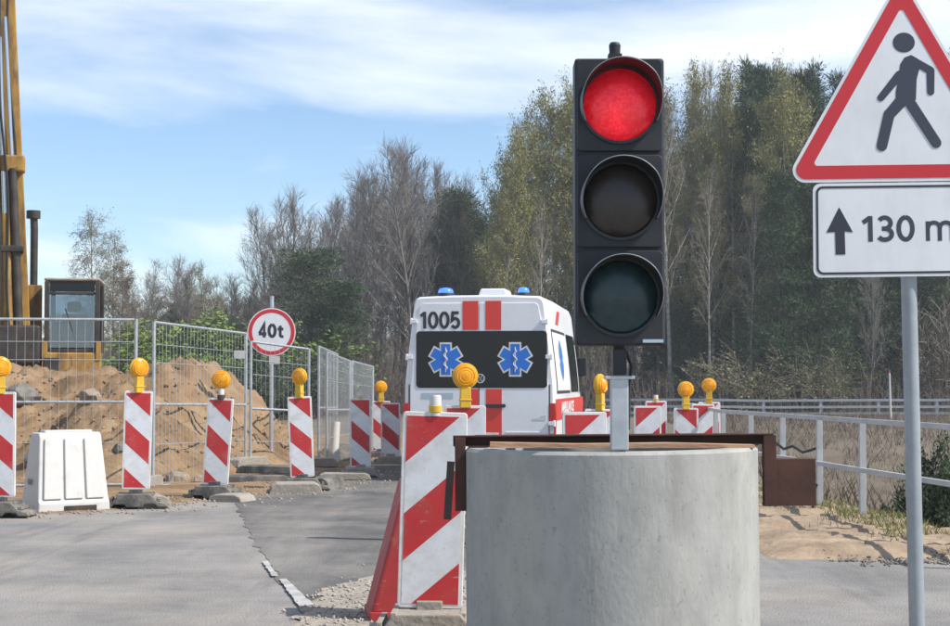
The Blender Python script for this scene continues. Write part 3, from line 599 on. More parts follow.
def base_block(parent, big=True, m='rubber', sx_=0.66, sy_=0.42):
    h = 0.13; hx = sx_ / 2
    q = MB().prism([(-hx, 0.0), (-hx + 0.02, 0.035), (-hx + 0.11, 0.06), (-0.16, h), (0.16, h), (hx - 0.11, 0.06), (hx - 0.02, 0.035), (hx, 0.0), (hx - 0.1, 0.0), (hx - 0.13, 0.03), (0.1, 0.03), (0.08, 0.0), (-0.08, 0.0), (-0.1, 0.03), (-hx + 0.13, 0.03), (-hx + 0.1, 0.0)], -sy_ / 2, sy_ / 2)
    fo = q.build('foot', m, parent, bevel=0.008)
    for s in (-1, 1):
        for k in range(2): MB().box((s * (0.17 + 0.07 * k), 0, 0.118 - 0.045 * k), (0.03, sy_ - 0.05, 0.03)).build('foot_rib', m, fo, bevel=0.004)
    MB().box((0, 0, h + 0.018), (0.13, 0.09, 0.05)).build('socket', m, fo, bevel=0.006)
def delineator(px, d, ztop, dirn, label, zg=0.0, wd=0.3, lean=0.0, yaw=0.0, lampk=None, lyaw=0.0, foot='rubber', tall=1.0, group='striped delineator panels along the works', fy_=0.42):
    t = thing('delineator_panel', label, 'delineator', (X(px, d), d, zg), yaw, group)
    hsh = (px * 12.9898 + d * 78.233) % 1.0; lean += R(1.6) * (hsh - 0.5); yaw += R(9) * ((hsh * 7.3) % 1.0 - 0.5); t.rotation_euler.z = yaw
    z0 = max(0.135, ztop - zg - tall); z1 = ztop - zg; hw = wd / 2
    base_block(t, m=foot, sy_=fy_)
    T = thing_rot = Matrix.Rotation(lean, 3, 'Y')
    def put(mb): mb.v = [tuple(T @ (Vector(v) - Vector((0, 0, z0))) + Vector((0, 0, z0))) for v in mb.v]; return mb
    bd = put(MB().prism(rounded(rect(-hw, z0, hw, z1), 0.02, 4), -0.018, 0.018)).build('board', 'frame_w', t, bevel=0.004)
    i = 0.02; x0, x1, a0, a1 = -hw + i, hw - i, z0 + i, z1 - i
    put(MB().prism(rect(x0, a0, x1, a1), -0.0195, -0.0175)).build('reflective_face', 'white', bd)
    W = x1 - x0; per = 0.49; red = 0.235
    for k in range(-1, 4):
        u0 = k * per; u1 = u0 + red; sl = 0.88
        pl = [(0, -u0), (W, -(u0 - W * sl)), (W, -(u1 - W * sl)), (0, -u1)]
        if dirn > 0: pl = [(W - x, z) for x, z in pl][::-1]
        pl = clip([(x0 + x, a1 + z) for x, z in pl], x0 + 0.001, a0 + 0.001, x1 - 0.001, a1 - 0.001)
        if len(pl) >= 3: put(MB().prism(pl, -0.0205, -0.0185)).build('red_stripe', 'red', bd)
    put(MB().box((0, 0.025, (z0 + z1) / 2), (0.05, 0.016, z1 - z0 - 0.06))).build('back_rib', 'frame_w', bd)
    put(MB().box((0, 0, z0 - 0.02), (0.07, 0.03, 0.1))).build('stalk', 'frame_w', t)
    lx_ = math.sin(lean) * (z1 - z0)
    if lampk in (0, 1): lamp(t, z1, lyaw - yaw, lampk, lx_)
    elif lampk == 2:
        q = MB().lathe([(0.0, -0.02), (0.03, -0.02), (0.03, 0.075), (0.026, 0.085), (0, 0.085)], 20, (lx_, 0, z1)).build('lamp_socket', 'whiteplastic', t, ang=40)
        MB().lathe([(0.031, -0.003), (0.034, 0.0), (0.034, 0.03), (0.031, 0.033)], 20, (lx_, 0, z1)).build('socket_band', 'yellow', q, ang=40)
    return t
def zt(py, d): return P(475, py, d).z
# left side of the lane, stripes falling to the right (dirn = +1 mirrors)
delineator(1, 16.2, zt(392, 16.2), 1, 'red and white striped panel with amber lamp cut by the left edge of the picture', 0.02, lampk=0, lyaw=R(25))
delineator(137, 17.35, zt(391, 17.35), 1, 'upright striped panel with amber lamp just right of the white plastic barrier', 0.02, wd=0.285, lampk=0, lyaw=R(38), yaw=R(4), lean=R(0.6))
delineator(216, 18.7, zt(398, 18.7), 1, 'leaning striped panel whose round amber lamp sits on a white stem', 0.02, wd=0.285, lampk=1, lean=R(3.2), yaw=R(-3))
delineator(303, 20.2, zt(396.5, 20.2), 1, 'striped panel with yellow-boxed amber lamp standing below the 40t sign', 0.02, wd=0.285, lampk=0, lyaw=R(-30), lean=R(-2), yaw=R(5))
delineator(361, 23.0, zt(398.5, 23.0), 1, 'striped panel without lamp at the end of the receding mesh fence', 0.0, wd=0.285, lampk=2, lean=R(-0.8), foot='concrete2')
delineator(391, 26.5, zt(403, 26.5), 1, 'small striped panel left of the ambulance, overlapping a farther striped panel', 0.0, wd=0.3, foot='concrete2')
delineator(381.5, 28.5, zt(401, 28.5), 1, 'farthest striped panel on the left, small amber lamp, mostly hidden behind another panel', 0.0, wd=0.3, lampk=0, lyaw=R(10))
# right side
delineator(430, 8.55, zt(412, 8.55), -1, 'large near striped panel on a pale foot, left of the concrete ring', 0.012, wd=0.325, lampk=2, lean=R(1.6), yaw=R(-3), foot='concrete2')
delineator(464.5, 13.6, zt(405.5, 13.6), -1, 'striped panel with large amber lamp in front of the ambulance rear window', 0.01, wd=0.33, lampk=0, lyaw=R(8), foot='concrete2')
delineator(585, 12.9, zt(412, 12.9), -1, 'striped panel without lamp just left of the traffic light post', 0.01, wd=0.335)
delineator(599, 16.4, zt(409, 16.4), -1, 'striped panel with amber lamp mostly hidden behind the traffic light post', 0.01, wd=0.3, lampk=0, lyaw=R(65))
delineator(647.5, 20.7, zt(406, 20.7), -1, 'striped panel without lamp right of the traffic light post, front one of two', 0.03, wd=0.33)
delineator(656.5, 24.2, zt(401, 24.2), -1, 'striped panel with bare lamp socket peeping out behind the front one', 0.03, wd=0.3, lampk=2)
delineator(685, 21.6, zt(408, 21.6), 1, 'right-hand striped panel whose stripes fall to the right, amber lamp on top', 0.03, wd=0.31, lampk=0, lyaw=R(5))
delineator(702, 22.6, zt(404, 22.6), -1, 'striped panel half covered by the amber-lamped panel in front of it', 0.03, wd=0.3)
delineator(709, 24.0, zt(402, 24.0), -1, 'rightmost striped panel with amber lamp in front of the railing', 0.03, wd=0.31, lampk=0, lyaw=R(-8))

# red plastic wedge behind the near panel
wg = thing('red_barrier_wedge', 'tapering red plastic barrier end standing behind the near striped panel', 'barrier', (X(398, 9.15), 9.15, 0.01), R(8))
pr = [(-0.15, 0.03), (0.1, 0.03), (0.1, 0.74), (0.035, 0.74)]
MB().prism(pr, -0.06, 0.3).build('shell', 'redback', wg, bevel=0.02, seg=3)
MB().prism(rounded(rect(-0.155, 0.0, 0.11, 0.045), 0.01, 3), -0.07, 0.31).build('foot_flange', 'redback', wg, bevel=0.005)
MB().box((0.07, -0.062, 0.36), (0.03, 0.012, 0.05)).build('latch', 'black', wg, bevel=0.003)

# ------------------------------------------------------------------ white water-filled barrier
wb = thing('white_barrier', 'white plastic water-filled barrier on the left road edge', 'barrier', (X(67, 17.0), 17.0, 0.0), R(37))
L = 0.76
prof = [(-0.225, 0.0), (-0.225, 0.10), (-0.20, 0.13), (-0.115, 0.74), (-0.095, 0.78), (0.095, 0.78), (0.115, 0.74), (0.20, 0.13), (0.225, 0.10), (0.225, 0.0)]
q = MB(); n = len(prof)
st = [(-L / 2, 1.0), (L / 2, 1.0)]
taper = lambda z: 0.055 * z / 0.78
vs = []
for (x, s) in st:
    for (y, z) in prof: vs.append((x - math.copysign(taper(z), x), y, z))
q.add(vs, [tuple(range(n)), tuple(reversed(range(n, 2 * n)))] + [(i, (i + 1) % n, n + (i + 1) % n, n + i) for i in range(n)])
sh = q.build('shell', 'whiteplastic', wb, bevel=0.018, seg=3)
for k, xx in enumerate((-0.225, 0.0, 0.225)):          # raised buttresses between the recesses
    wq = 0.19
    rb = MB().prism([(xx - wq / 2, 0.13), (xx + wq / 2, 0.13), (xx * 0.92 + wq / 2 - 0.02, 0.72), (xx * 0.92 - wq / 2 + 0.02, 0.72)], -0.012, 0.02)
    rb.v = [(x, y - 0.214 + (z - 0.13) / 0.61 * 0.088, z) for x, y, z in rb.v]; rb.build('buttress', 'whiteplastic', wb, bevel=0.008)
MB().box((0, 0, 0.79), (0.5, 0.13, 0.025)).build('top_ridge', 'whiteplastic', wb, bevel=0.008)
MB().lathe([(0, -0.012), (0.032, -0.012), (0.036, 0.0)], 16, (-0.12, 0, 0.803)).build('filler_cap', 'whiteplastic', wb, ang=30)
MB().box((0.06, -0.2255, 0.035), (0.34, 0.012, 0.055)).build('fork_slot', 'rigdark', wb)
MB().lathe([(0, 0.0), (0.03, 0.0), (0.034, 0.01)], 16, (-L / 2 - 0.008, 0.0, 0.3), 'X').build('drain_plug', 'concrete2', wb, ang=30)

# ------------------------------------------------------------------ mesh fence panels
def fence(p0, p1, label, h=2.0, zb=0.06, top1=None):
    p0 = Vector((*p0, 0)); p1 = Vector((*p1, 0)); d = p1 - p0; Ln = d.length
    t = thing('mesh_fence_panel', label, 'fence', (p0.x, p0.y, 0), math.atan2(d.y, d.x), 'temporary mesh fence panels')
    r = 0.019; dz = 0.0 if top1 is None else top1
    zt0, zt1, zb0, zb1 = zb + h, zb + h + dz, zb, zb + dz * 0.3
    for x, a, b in ((0.0, zb0 - 0.1, zt0), (Ln, zb1 - 0.1, zt1)): MB().tube([(x, 0, a), (x, 0, b)], 0.021, 10).build('upright', 'galv', t, ang=40)
    for a, b in ((zt0, zt1), ((zt0 + zb0) / 2, (zt1 + zb1) / 2), (zb0, zb1)): MB().tube([(0.021, 0, a - 0.01), (Ln - 0.021, 0, b - 0.01)], 0.0165, 10).build('rail', 'galv', t, ang=40)
    wv = MB(); n = int(Ln / 0.1)
    for k in range(1, n):
        x = Ln * k / n; u = k / n; wv.tube([(x, -0.019, zb0 + (zb1 - zb0) * u), (x, -0.019, zt0 + (zt1 - zt0) * u)], 0.0021, 4, False)
    for k in (0.25, 0.75, 0.86): wv.tube([(0.02, -0.024, zb0 + (zt0 - zb0) * k), (Ln - 0.02, -0.024, zb1 + (zt1 - zb1) * k)], 0.0042, 4, False)
    tag(wv.build('wire_mesh', 'galv', t), kind='stuff')
    return t
fence((-7.42, 20.2), (X(136, 20.7), 20.7), 'mesh fence panel in front of the yellow rig, leftmost', 2.0, 0.05)
fence((X(154, 20.7), 20.7), (X(246, 23.4), 23.4), 'mesh fence panel in front of the round-topped sand heap', 2.0, 0.02, -0.06)
fence((X(251, 23.5), 23.5), (X(309, 24.6), 24.6), 'mesh fence panel crossing in front of the 40t sign post', 1.85, 0.0, -0.08)
fence((X(319, 25.2), 25.2), (X(337, 28.3), 28.3), 'nearest of the receding mesh fence panels right of the 40t sign', 1.82, 0.0, -0.06)
fence((X(327, 25.7), 25.7), (X(350, 29.5), 29.5), 'middle one of the receding mesh fence panels right of the 40t sign', 1.74, 0.0, -0.08)
fence((X(352, 29.7), 29.7), (X(373, 33.4), 33.4), 'farthest of the receding mesh fence panels, ending left of the ambulance', 1.66, 0.0, -0.06)
def foot(px, d, rz, label, m='concrete2', sz_=(0.7, 0.23, 0.13), zz=None):
    q = MB().prism([(-sz_[0] / 2, 0), (sz_[0] / 2, 0), (sz_[0] / 2 - 0.03, sz_[2] * 0.75), (sz_[0] / 2 - 0.09, sz_[2]), (-sz_[0] / 2 + 0.09, sz_[2]), (-sz_[0] / 2 + 0.03, sz_[2] * 0.75)], -sz_[1] / 2, sz_[1] / 2)
    x = X(px, d); o = q.build('rubber_slab' if m == 'rubber' else 'concrete_block', m, bevel=0.012, loc=(x, d, hz(x, d) - 0.01 if zz is None else zz)); o.rotation_euler.z = rz
    return tag(o, label, 'slab' if m == 'rubber' else 'block', 'blocks and slabs round the mesh fence')
foot(146, 20.7, R(80), 'concrete foot between the two left mesh fence panels')
foot(248, 23.45, R(60), 'concrete foot under the corner of the heap-side mesh fence')
foot(253, 21.6, R(15), 'dark rubber foot slab lying between the leaning panel and the lamp panel', 'rubber', (0.95, 0.4, 0.1))
foot(270, 21.9, R(-12), 'dark rubber foot slab lying on top of another slab', 'rubber', (0.8, 0.36, 0.1), 0.115)
foot(314, 24.9, R(30), 'concrete foot joining the fence below the 40t sign and the receding fence')
foot(296, 19.75, R(8), 'broad pale concrete slab in front of the lamp panel below the 40t sign', 'concrete2', (0.62, 0.5, 0.13))
foot(322, 20.35, R(-25), 'black rubber slab beside the lamp panel below the 40t sign', 'rubber', (0.45, 0.4, 0.16))
foot(345, 22.4, R(5), 'flat pale slab left of the lampless striped panel', 'concrete2', (0.7, 0.4, 0.09))
foot(233, 18.35, R(-20), 'broken pale slab at the foot of the leaning striped panel', 'concrete2', (0.42, 0.35, 0.09))
foot(350, 29.6, R(70), 'concrete foot far along the receding mesh fence')
foot(152, 17.5, R(20), 'pale slab edge showing behind the panel right of the white barrier', 'concrete2', (0.36, 0.5, 0.14))
foot(376, 24.6, R(15), 'long pale slab in front of the small striped panels', 'concrete2', (0.9, 0.3, 0.1))

# weight limit sign
sg = thing('weight_limit_sign', 'round red-rimmed 40t weight limit sign on a thin post', 'road sign', (X(271.5, 24.9), 24.9, 0.0), R(4))
zc = zt(332, 24.9); k = 24.9 / F_PX
MB().tube([(0, 0.03, -0.3), (0, 0.03, zt(296, 24.9))], 0.03, 14).build('post', 'galv', sg, ang=40)
def circ(r, n=40): return [(r * math.cos(a), zc + r * math.sin(a)) for a in np.linspace(0, 2 * math.pi, n + 1)[:-1]]
MB().prism(circ(24 * k), -0.006, -0.001).build('plate', 'signwhite', sg)
MB().band(circ(23 * k), circ(19.3 * k), -0.0085, -0.0065).build('red_rim', 'signred', sg)
glyphs('40', 'signblack', sg, -13 * k, zc - 5.5 * k, 4.5 * k, zc + 8 * k, -0.0072, w=0.23)
glyphs('t', 'signblack', sg, 6 * k, zc - 5.5 * k, 12.5 * k, zc + 7 * k, -0.0072, w=0.23)
for z in (-0.15, 0.15): MB().box((0, 0.015, zc + z), (0.2, 0.03, 0.04)).build('clamp', 'galv', sg)
def tagplate(px, py, d, label):
    p = P(px, py, d); o = MB().prism(rounded(rect(-0.075, -0.055, 0.075, 0.055), 0.01, 3), -0.002, 0.002).build('fence_tag', 'whiteplastic', loc=p); tag(o, label, 'tag', 'white tags on the mesh fence')
tagplate(239.5, 354.5, 23.15, 'small white tag on the mesh fence left of the 40t sign'); tagplate(274.5, 360, 23.9, 'small white tag on the mesh fence just under the 40t sign')

# ------------------------------------------------------------------ railings on the right
def railing(pts, name, label, h, spacing, zf, mats='rail', rails=(1.0, 0.55), wpost=0.058, wrail=0.042, first=0.0):
    base = Vector((*pts[0], 0)); t = thing(name, label, 'railing', base)
    ds = [0]
    for a, b in zip(pts[:-1], pts[1:]): ds.append(ds[-1] + (Vector(b) - Vector(a)).length)
    def at(s): return np.interp(s, ds, [p[0] for p in pts]), np.interp(s, ds, [p[1] for p in pts])
    s = first; sp = []
    while s <= ds[-1]:
        x, y = at(s); sp.append((x, y, zf(x, y))); s += spacing
    for (x, y, z) in sp: MB().box((x - base.x, y - base.y, z + h / 2 - 0.1), (wpost, wpost * 0.8, h + 0.2 - 0.01)).build('post', mats, t, bevel=0.004)
    for f in rails:
        for a, b in zip(sp[:-1], sp[1:]):
            off = -wpost * 0.4 - wrail / 2
            MB().bar((a[0] - base.x + off, a[1] - base.y, a[2] + h * f - 0.02), (b[0] - base.x + off, b[1] - base.y, b[2] + h * f - 0.02), wrail, wrail).build('rail', mats, t)
    return t
railing([(4.24, 8.0), (3.5, 15.4), (3.0, 20.6), (3.55, 28.0)], 'railing', 'near galvanised railing with two bars along the sand shoulder', 0.98, 1.306, lambda x, y: -0.03, first=7.437 - 1.306 * 3)
railing([(26, 69), (9.1, 72), (4.2, 74)], 'railing', 'distant pale two-bar railing along the top of the brown bank', 0.82, 2.35, lambda x, y: float(terrain(x, y)), rails=(1.0, 0.66, 0.33), wpost=0.12, wrail=0.1)
ch = MB(); ys = 16.9
ch.tube([(X(775, 17.6) , 17.55, zt(443, 17.6)), (X(783, 17.4), 17.4, zt(449, 17.4)), (X(792, 17.2), 17.2, zt(446, 17.2)), (X(800, 17.1), 17.0, zt(452, 17.1)), (X(809, 16.9), 16.85, zt(450, 16.9)), (X(818, 16.72), 16.68, zt(447, 16.7))], 0.014, 8)
tag(ch.build('slack_cable', 'cable', ang=40), 'slack dark cable looped along the middle bar of the near railing', 'cable')
hk = MB().tube([P(x, y, 16.3) for x, y in ((817, 484), (813.5, 490), (812.5, 499), (813.5, 508), (817, 514), (816, 519))], 0.016, 8)
tag(hk.build('bent_hose', 'cable', ang=40), 'short curved black hose end sticking up beside a railing post', 'hose')
mk = thing('marker_post', 'slim white marker post beyond the far railing', 'marker post', (X(890, 66), 66, float(terrain(X(890, 66), 66))), ry=R(-1))
hh = zt(373, 66) - mk.location.z
MB().tube([(0, 0, -0.1), (0, 0, hh)], [0.05, 0.035], 8).build('pole', 'whiteplastic', mk); MB().tube([(0, 0, hh), (0, 0, hh + 0.14)], [0.037, 0.0], 8).build('tip', 'redback', mk)

# ------------------------------------------------------------------ ambulance
AD = 22.0; AK = AD / F_PX
am = thing('ambulance', 'white and red ambulance van seen from behind with blue roof lights lit', 'ambulance', (X(479, AD), AD, 0.0), R(-7.8))
def ax(px): return (px - 479) * AK
def az(py): return zt(py, AD)
half = [(0.0, 0.34), (0.90, 0.34), (0.965, 0.5), (0.985, 0.95), (0.98, 1.25), (0.945, 1.6), (0.895, 2.0), (0.872, 2.2), (0.858, 2.315), (0.835, 2.368), (0.785, 2.392), (0.4, 2.408), (0.0, 2.41)]
def wallx(z): return float(np.interp(z, [p[1] for p in half[2:9]], [p[0] for p in half[2:9]]))
sec = half + [(-x, z) for x, z in reversed(half[1:-1])]
stat = [(0.0, 0.972, 2.385), (0.02, 0.99, 2.40), (0.07, 1.0, 2.41), (1.5, 1.0, 2.42), (4.0, 1.0, 2.40), (4.35, 0.99, 2.36), (4.75, 0.975, 1.95), (5.2, 0.965, 1.42), (5.7, 0.94, 1.22), (5.95, 0.88, 1.08), (6.0, 0.82, 0.95)]
q = MB(); n = len(sec); vs = []
for (y, s, zt_) in stat:
    for (x, z) in sec: vs.append((x * s, y, 0.34 + (z - 0.34) * (zt_ - 0.34) / (2.41 - 0.34)))
q.add(vs, [tuple(range(n)), tuple(reversed(range((len(stat) - 1) * n, len(stat) * n)))] + [(a * n + i, a * n + (i + 1) % n, (a + 1) * n + (i + 1) % n, (a + 1) * n + i) for a in range(len(stat) - 1) for i in range(n)])
body = q.build('body', 'vanwhite', am, ang=38)
def dec(name, m, poly, y=-0.004, th=0.004, parent=None, bevel=0): return MB().prism(poly, y, y + th).build(name, m, parent or am, bevel=bevel)
# doors: two leaves, each with its own edge
dz0, dz1 = 0.42, az(303)
def door_half(sgn):
    o = [(0.006 * sgn, dz0), (0.90 * sgn, dz0), (0.90 * sgn, 1.2), (0.815 * sgn, 2.05), (0.77 * sgn, dz1 - 0.03), (0.73 * sgn, dz1), (0.006 * sgn, dz1)]
    return o if sgn > 0 else o[::-1]
doors = [dec('rear_door', 'vanwhite', door_half(s), -0.012, 0.02, bevel=0.005) for s in (-1, 1)]
yq = -0.0155
for x_, w_ in ((0.0, 0.006), (-0.915, 0.014), (0.915, 0.014)):
    MB().box((x_, -0.003, 0.85), (w_, 0.012, 0.8)).build('door_seal', 'vanblack', am)
MB().box((0, -0.003, 0.405), (1.8, 0.012, 0.016)).build('door_seal', 'vanblack', am)
wn = MB().prism(rounded(rect(ax(415.5), az(388), ax(547.5), az(331)), 0.05, 5), yq - 0.002, yq + 0.003).build('rear_window', 'vanglass', am)
for x0, x1 in ((462.5, 478.5), (485.5, 501.5)):
    dec('red_stripe', 'vanred', rect(ax(x0), az(330), ax(x1), az(301)), yq, 0.0025); dec('red_stripe', 'vanred', rect(ax(x0 + 0.5), 0.45, ax(x1 + 0.5), az(389)), yq, 0.0025)
glyphs('1005', 'vanblack', am, ax(419), az(328.5), ax(460), az(311.5), yq - 0.001, w=0.185, th=0.0012, step=0.0008)
def star(cx, cz, L, a):
    o = []
    for k in range(6):
        t = R(90 + 60 * k)
        for (u, v) in ((L, -a), (L, a)): o.append((cx + u * math.cos(t) - v * math.sin(t), cz + u * math.sin(t) + v * math.cos(t)))
        t2 = t + R(30); o.append((cx + 2 * a * math.cos(t2), cz + 2 * a * math.sin(t2)))
    return o
for px in (445.5, 515.5):
    e = dec('star_emblem', 'frame_w', star(ax(px), az(359.5), 0.222, 0.08), yq - 0.004, 0.0018)
    dec('emblem_fill', 'blue', star(ax(px), az(359.5), 0.2, 0.061), yq - 0.0055, 0.0012, e)
    sn = MB(); pts = [(ax(px) + 0.022 * math.sin(t * 2.6) * (1 if 0.3 < t < 5.4 else 0.2), yq - 0.0065, az(359.5) - 0.14 + 0.28 * t / 6.0) for t in np.linspace(0, 6, 25)]
    sn.tube(pts, 0.009, 5); sn.tube([(ax(px), yq - 0.0062, az(359.5) - 0.16), (ax(px), yq - 0.0062, az(359.5) + 0.16)], 0.006, 5); sn.build('staff', 'frame_w', e)
lg = MB(); c0 = (ax(480.5), az(378.5))
lg.lathe([(0.048, 0.0), (0.05, -0.004), (0.06, -0.004), (0.062, 0.0)], 28, (c0[0], yq - 0.004, c0[1]), 'Y')
for a, b in (((-0.028, 0.038), (-0.006, 0.004)), ((-0.006, 0.004), (0.0, 0.004)), ((0.028, 0.038), (0.006, 0.004)), ((-0.046, 0.012), (-0.022, -0.04)), ((-0.022, -0.04), (0.0, -0.004)), ((0.0, -0.004), (0.022, -0.04)), ((0.022, -0.04), (0.046, 0.012))):
    lg.tube([(c0[0] + a[0], yq - 0.006, c0[1] + a[1]), (c0[0] + b[0], yq - 0.006, c0[1] + b[1])], 0.006, 5)
lg.build('badge', 'chrome', am, ang=40)
dec('badge_back', 'vanblack', [(c0[0] + 0.05 * math.cos(a), c0[1] + 0.05 * math.sin(a)) for a in np.linspace(0, 6.283, 25)[:-1]], yq - 0.0035, 0.001)
dec('sticker', 'pale', rect(ax(421), az(398.5), ax(453), az(393)), yq, 0.002)
dec('door_handle', 'vanblack', rounded(rect(ax(486), az(407.5), ax(506), az(404)), 0.015, 3), yq - 0.03, 0.03, bevel=0.006)
dec('model_badge', 'chrome', rect(ax(533), az(420), ax(546), az(418.2)), yq, 0.002); dec('model_badge', 'chrome', rect(ax(541), az(417), ax(546.5), az(415.5)), yq, 0.002)
dec('door_crease', 'vanwhite', rect(ax(506), az(433), ax(549), az(431.5)), yq - 0.004, 0.008, bevel=0.003)
for s in (-1, 1):
    t = MB().prism([(s * 0.905, 0.5), (s * 0.99, 0.5), (s * 1.0, 0.9), (s * 0.99, az(403)), (s * 0.915, az(403))], -0.018, 0.09).build('tail_lamp', 'tail', am, bevel=0.012)
    MB().box((s * 0.945, -0.02, 0.68), (0.05, 0.008, 0.12)).build('reversing_lamp', 'pale', t)
    for z in (az(357), az(322) if s > 0 else az(321), 0.75):
        h = MB(); h.box((s * (wallx(z) - 0.035), -0.022, z), (0.085, 0.035, 0.05)); h.tube([(s * (wallx(z) - 0.0), -0.02, z - 0.04), (s * (wallx(z) - 0.0), -0.02, z + 0.04)], 0.02, 8); h.build('hinge', 'vanwhite', am, bevel=0.004)
    for yw in (1.25, 4.85):
        tw = MB().lathe([(0.2, -0.1), (0.33, -0.11), (0.35, -0.08), (0.35, 0.08), (0.33, 0.11), (0.2, 0.1)], 28, (s * 0.86, yw, 0.355), 'X').build('tyre', 'tyre', am, ang=35)
        MB().lathe([(0.0, s * 0.06), (0.08, s * 0.07), (0.14, s * 0.05), (0.2, s * 0.09), (0.205, s * -0.05)], 24, (s * 0.86, yw, 0.355), 'X').build('rim', 'chrome', tw, ang=35)
    MB().prism([(s * 0.9, az(352)), (s * 1.06, az(352)), (s * 1.06, az(374)), (s * 0.9, az(376))], 4.75, 4.86).build('door_mirror', 'vanblack', am, bevel=0.02)
MB().box((0, -0.05, 0.40), (1.86, 0.16, 0.17)).build('bumper', 'vanblack', am, bevel=0.03)
dec('number_plate', 'frame_w', rect(-0.26, 0.52, 0.26, 0.63), yq - 0.004, 0.004)
# roof: lamps, ventilator
for px, yl, mm, pw in ((443.5, 0.16, 'bluebeacon', 1.15), (522.5, 0.16, 'bluebeacon', 0.85)):
    bl = MB().lathe([(0.1 * pw, -0.02), (0.1 * pw, 0.01), (0.095 * pw, 0.035)], 24, (ax(px), yl, 2.41)).build('beacon_base', 'vanblack', am, ang=40)
    MB().lathe([(0.085 * pw, 0.035), (0.085 * pw, 0.06), (0.07 * pw, 0.09), (0.035, 0.103), (0, 0.106)], 24, (ax(px), yl, 2.41)).build('beacon_dome', mm, bl, ang=50)
MB().prism(rounded([(ax(475), 2.39), (ax(506), 2.39), (ax(503), az(287.5)), (ax(478), az(287.5))], 0.03, 4), 0.25, 0.85).build('roof_ventilator', 'vanwhite', am, bevel=0.02)
# right-hand side: decals that follow the wall
def side(name, m, y0, y1, za, zb, off=0.004, sl=0.0, n=10, parent=None):
    q = MB(); vs = []
    for i in range(n + 1):
        z = za + (zb - za) * i / n; x = wallx(z) * (1.0) + off
        vs += [(x, y0 + sl * i / n, z), (x, y1 + sl * i / n, z)]
    q.add(vs, [(2 * i, 2 * i + 1, 2 * i + 3, 2 * i + 2) for i in range(n)]); return q.build(name, m, parent or am, normals=False)
side('side_stripe', 'vanred', 0.1, 4.9, 0.78, 1.06)
side('window_surround', 'vanblack', 0.32, 2.42, 1.13, 1.98, 0.005); side('side_window', 'frame_w', 0.36, 2.36, 1.17, 1.94, 0.009)
side('side_window', 'vanglass', 2.62, 3.95, 1.14, 1.97, 0.006); side('side_window', 'vanglass', 4.05, 4.75, 1.14, 1.9, 0.006); side('window_pillar', 'vanwhite', 3.95, 4.05, 1.12, 1.98, 0.008)
side('roof_stripe', 'vanred', 1.1, 1.5, 2.06, 2.26, 0.006, 0.5)
def side_poly(name, m, poly, off, parent=None): return MB().add([(wallx(z) + off, y, z) for y, z in poly], [tuple(range(len(poly)))]).build(name, m, parent or am, normals=False)
e = side_poly('star_emblem', 'pale', star(1.3, 1.58, 0.28, 0.1), 0.013); side_poly('emblem_fill', 'blue', star(1.3, 1.58, 0.25, 0.078), 0.0155, e)
lt = text_part('AMBULANCE', 'lettering', 'frame_w', am, 0.0, 0.0, 2.1, 0.16, 0.0, 0.04)
co = [tuple(v.co) for v in lt.data.vertices]
for v, c in zip(lt.data.vertices, co): v.co = (wallx(0.9 + c[2]) + 0.0075 - c[1] * 0.5, 0.9 + c[0], 0.86 + c[2])
MB().box((wallx(1.1) + 0.01, 2.9, 0.7), (0.02, 3.0, 0.035)).build('door_track', 'vanblack', am)

# ------------------------------------------------------------------ yellow drilling rig
RD = 31.0; RK = RD / F_PX
rg = thing('drilling_rig', 'worn yellow drilling rig with tall mast and dark-glazed cab behind the sand', 'drilling rig', (X(40, RD), RD, float(hz(X(40, RD), RD))), R(12))
gz = rg.location.z
def rxx(px): return (px - 40) * RK
def rz_(py): return zt(py, RD) - gz
def leg(pb, pt, y, wx_, wy_, name, m):
    MB().bar((rxx(pb[0]), y, rz_(pb[1])), (rxx(pt[0]), y, rz_(pt[1])), wx_, wy_).build(name, m, rg, bevel=0.01)
leg((24, 390), (1, -25), 0.1, 0.24, 0.34, 'mast_column', 'rigyellow')
leg((0, 390), (-20, -25), 0.1, 0.24, 0.34, 'mast_column', 'rigyellow')
leg((14, 390), (-9, -25), 0.2, 0.34, 0.12, 'mast_back', 'rigyellow')
for k in range(12):
    py = 375 - k * 33; f = (390 - py) / 415
    MB().bar((rxx(0 - 17 * f), 0.02, rz_(py)), (rxx(25 - 23 * f), 0.02, rz_(py - 18)), 0.07, 0.05).build('brace', 'rigyellow' if k % 2 else 'rigdark', rg)
def rod(a, b, r, y, name, m): MB().tube([(rxx(a[0]), y, rz_(a[1])), (rxx(b[0]), y, rz_(b[1]))], r, 12).build(name, m, rg, ang=40)
rod((11, 365), (5, 215), 0.1, -0.12, 'hydraulic_cylinder', 'rigyellow'); rod((5, 215), (-2, 40), 0.05, -0.12, 'piston_rod', 'chrome')
rod((20, 330), (12, 170), 0.075, -0.14, 'hydraulic_cylinder', 'rigdark'); rod((12, 170), (3, 20), 0.035, -0.14, 'piston_rod', 'chrome')
for k, (dx, yy) in enumerate(((3, -0.2), (6.5, -0.23), (15, -0.22), (24, -0.12))):
    pts = [(rxx(dx - (390 - py) / 415 * 20 + 2.2 * math.sin(py * 0.03 + k)), yy, rz_(py)) for py in range(385, -20, -24)]
    MB().tube(pts, 0.024, 7).build('hose', 'cable', rg, ang=50)
MB().box((rxx(12), 0.0, rz_(165)), (0.42, 0.38, 0.3)).build('winch_block', 'rigyellow', rg, bevel=0.03); MB().box((rxx(10), -0.1, rz_(250)), (0.5, 0.3, 0.12)).build('clamp_head', 'rigdark', rg, bevel=0.02)
MB().box((rxx(20), -0.1, rz_(345)), (0.75, 0.5, 0.7)).build('mast_foot', 'rigdark', rg, bevel=0.04)
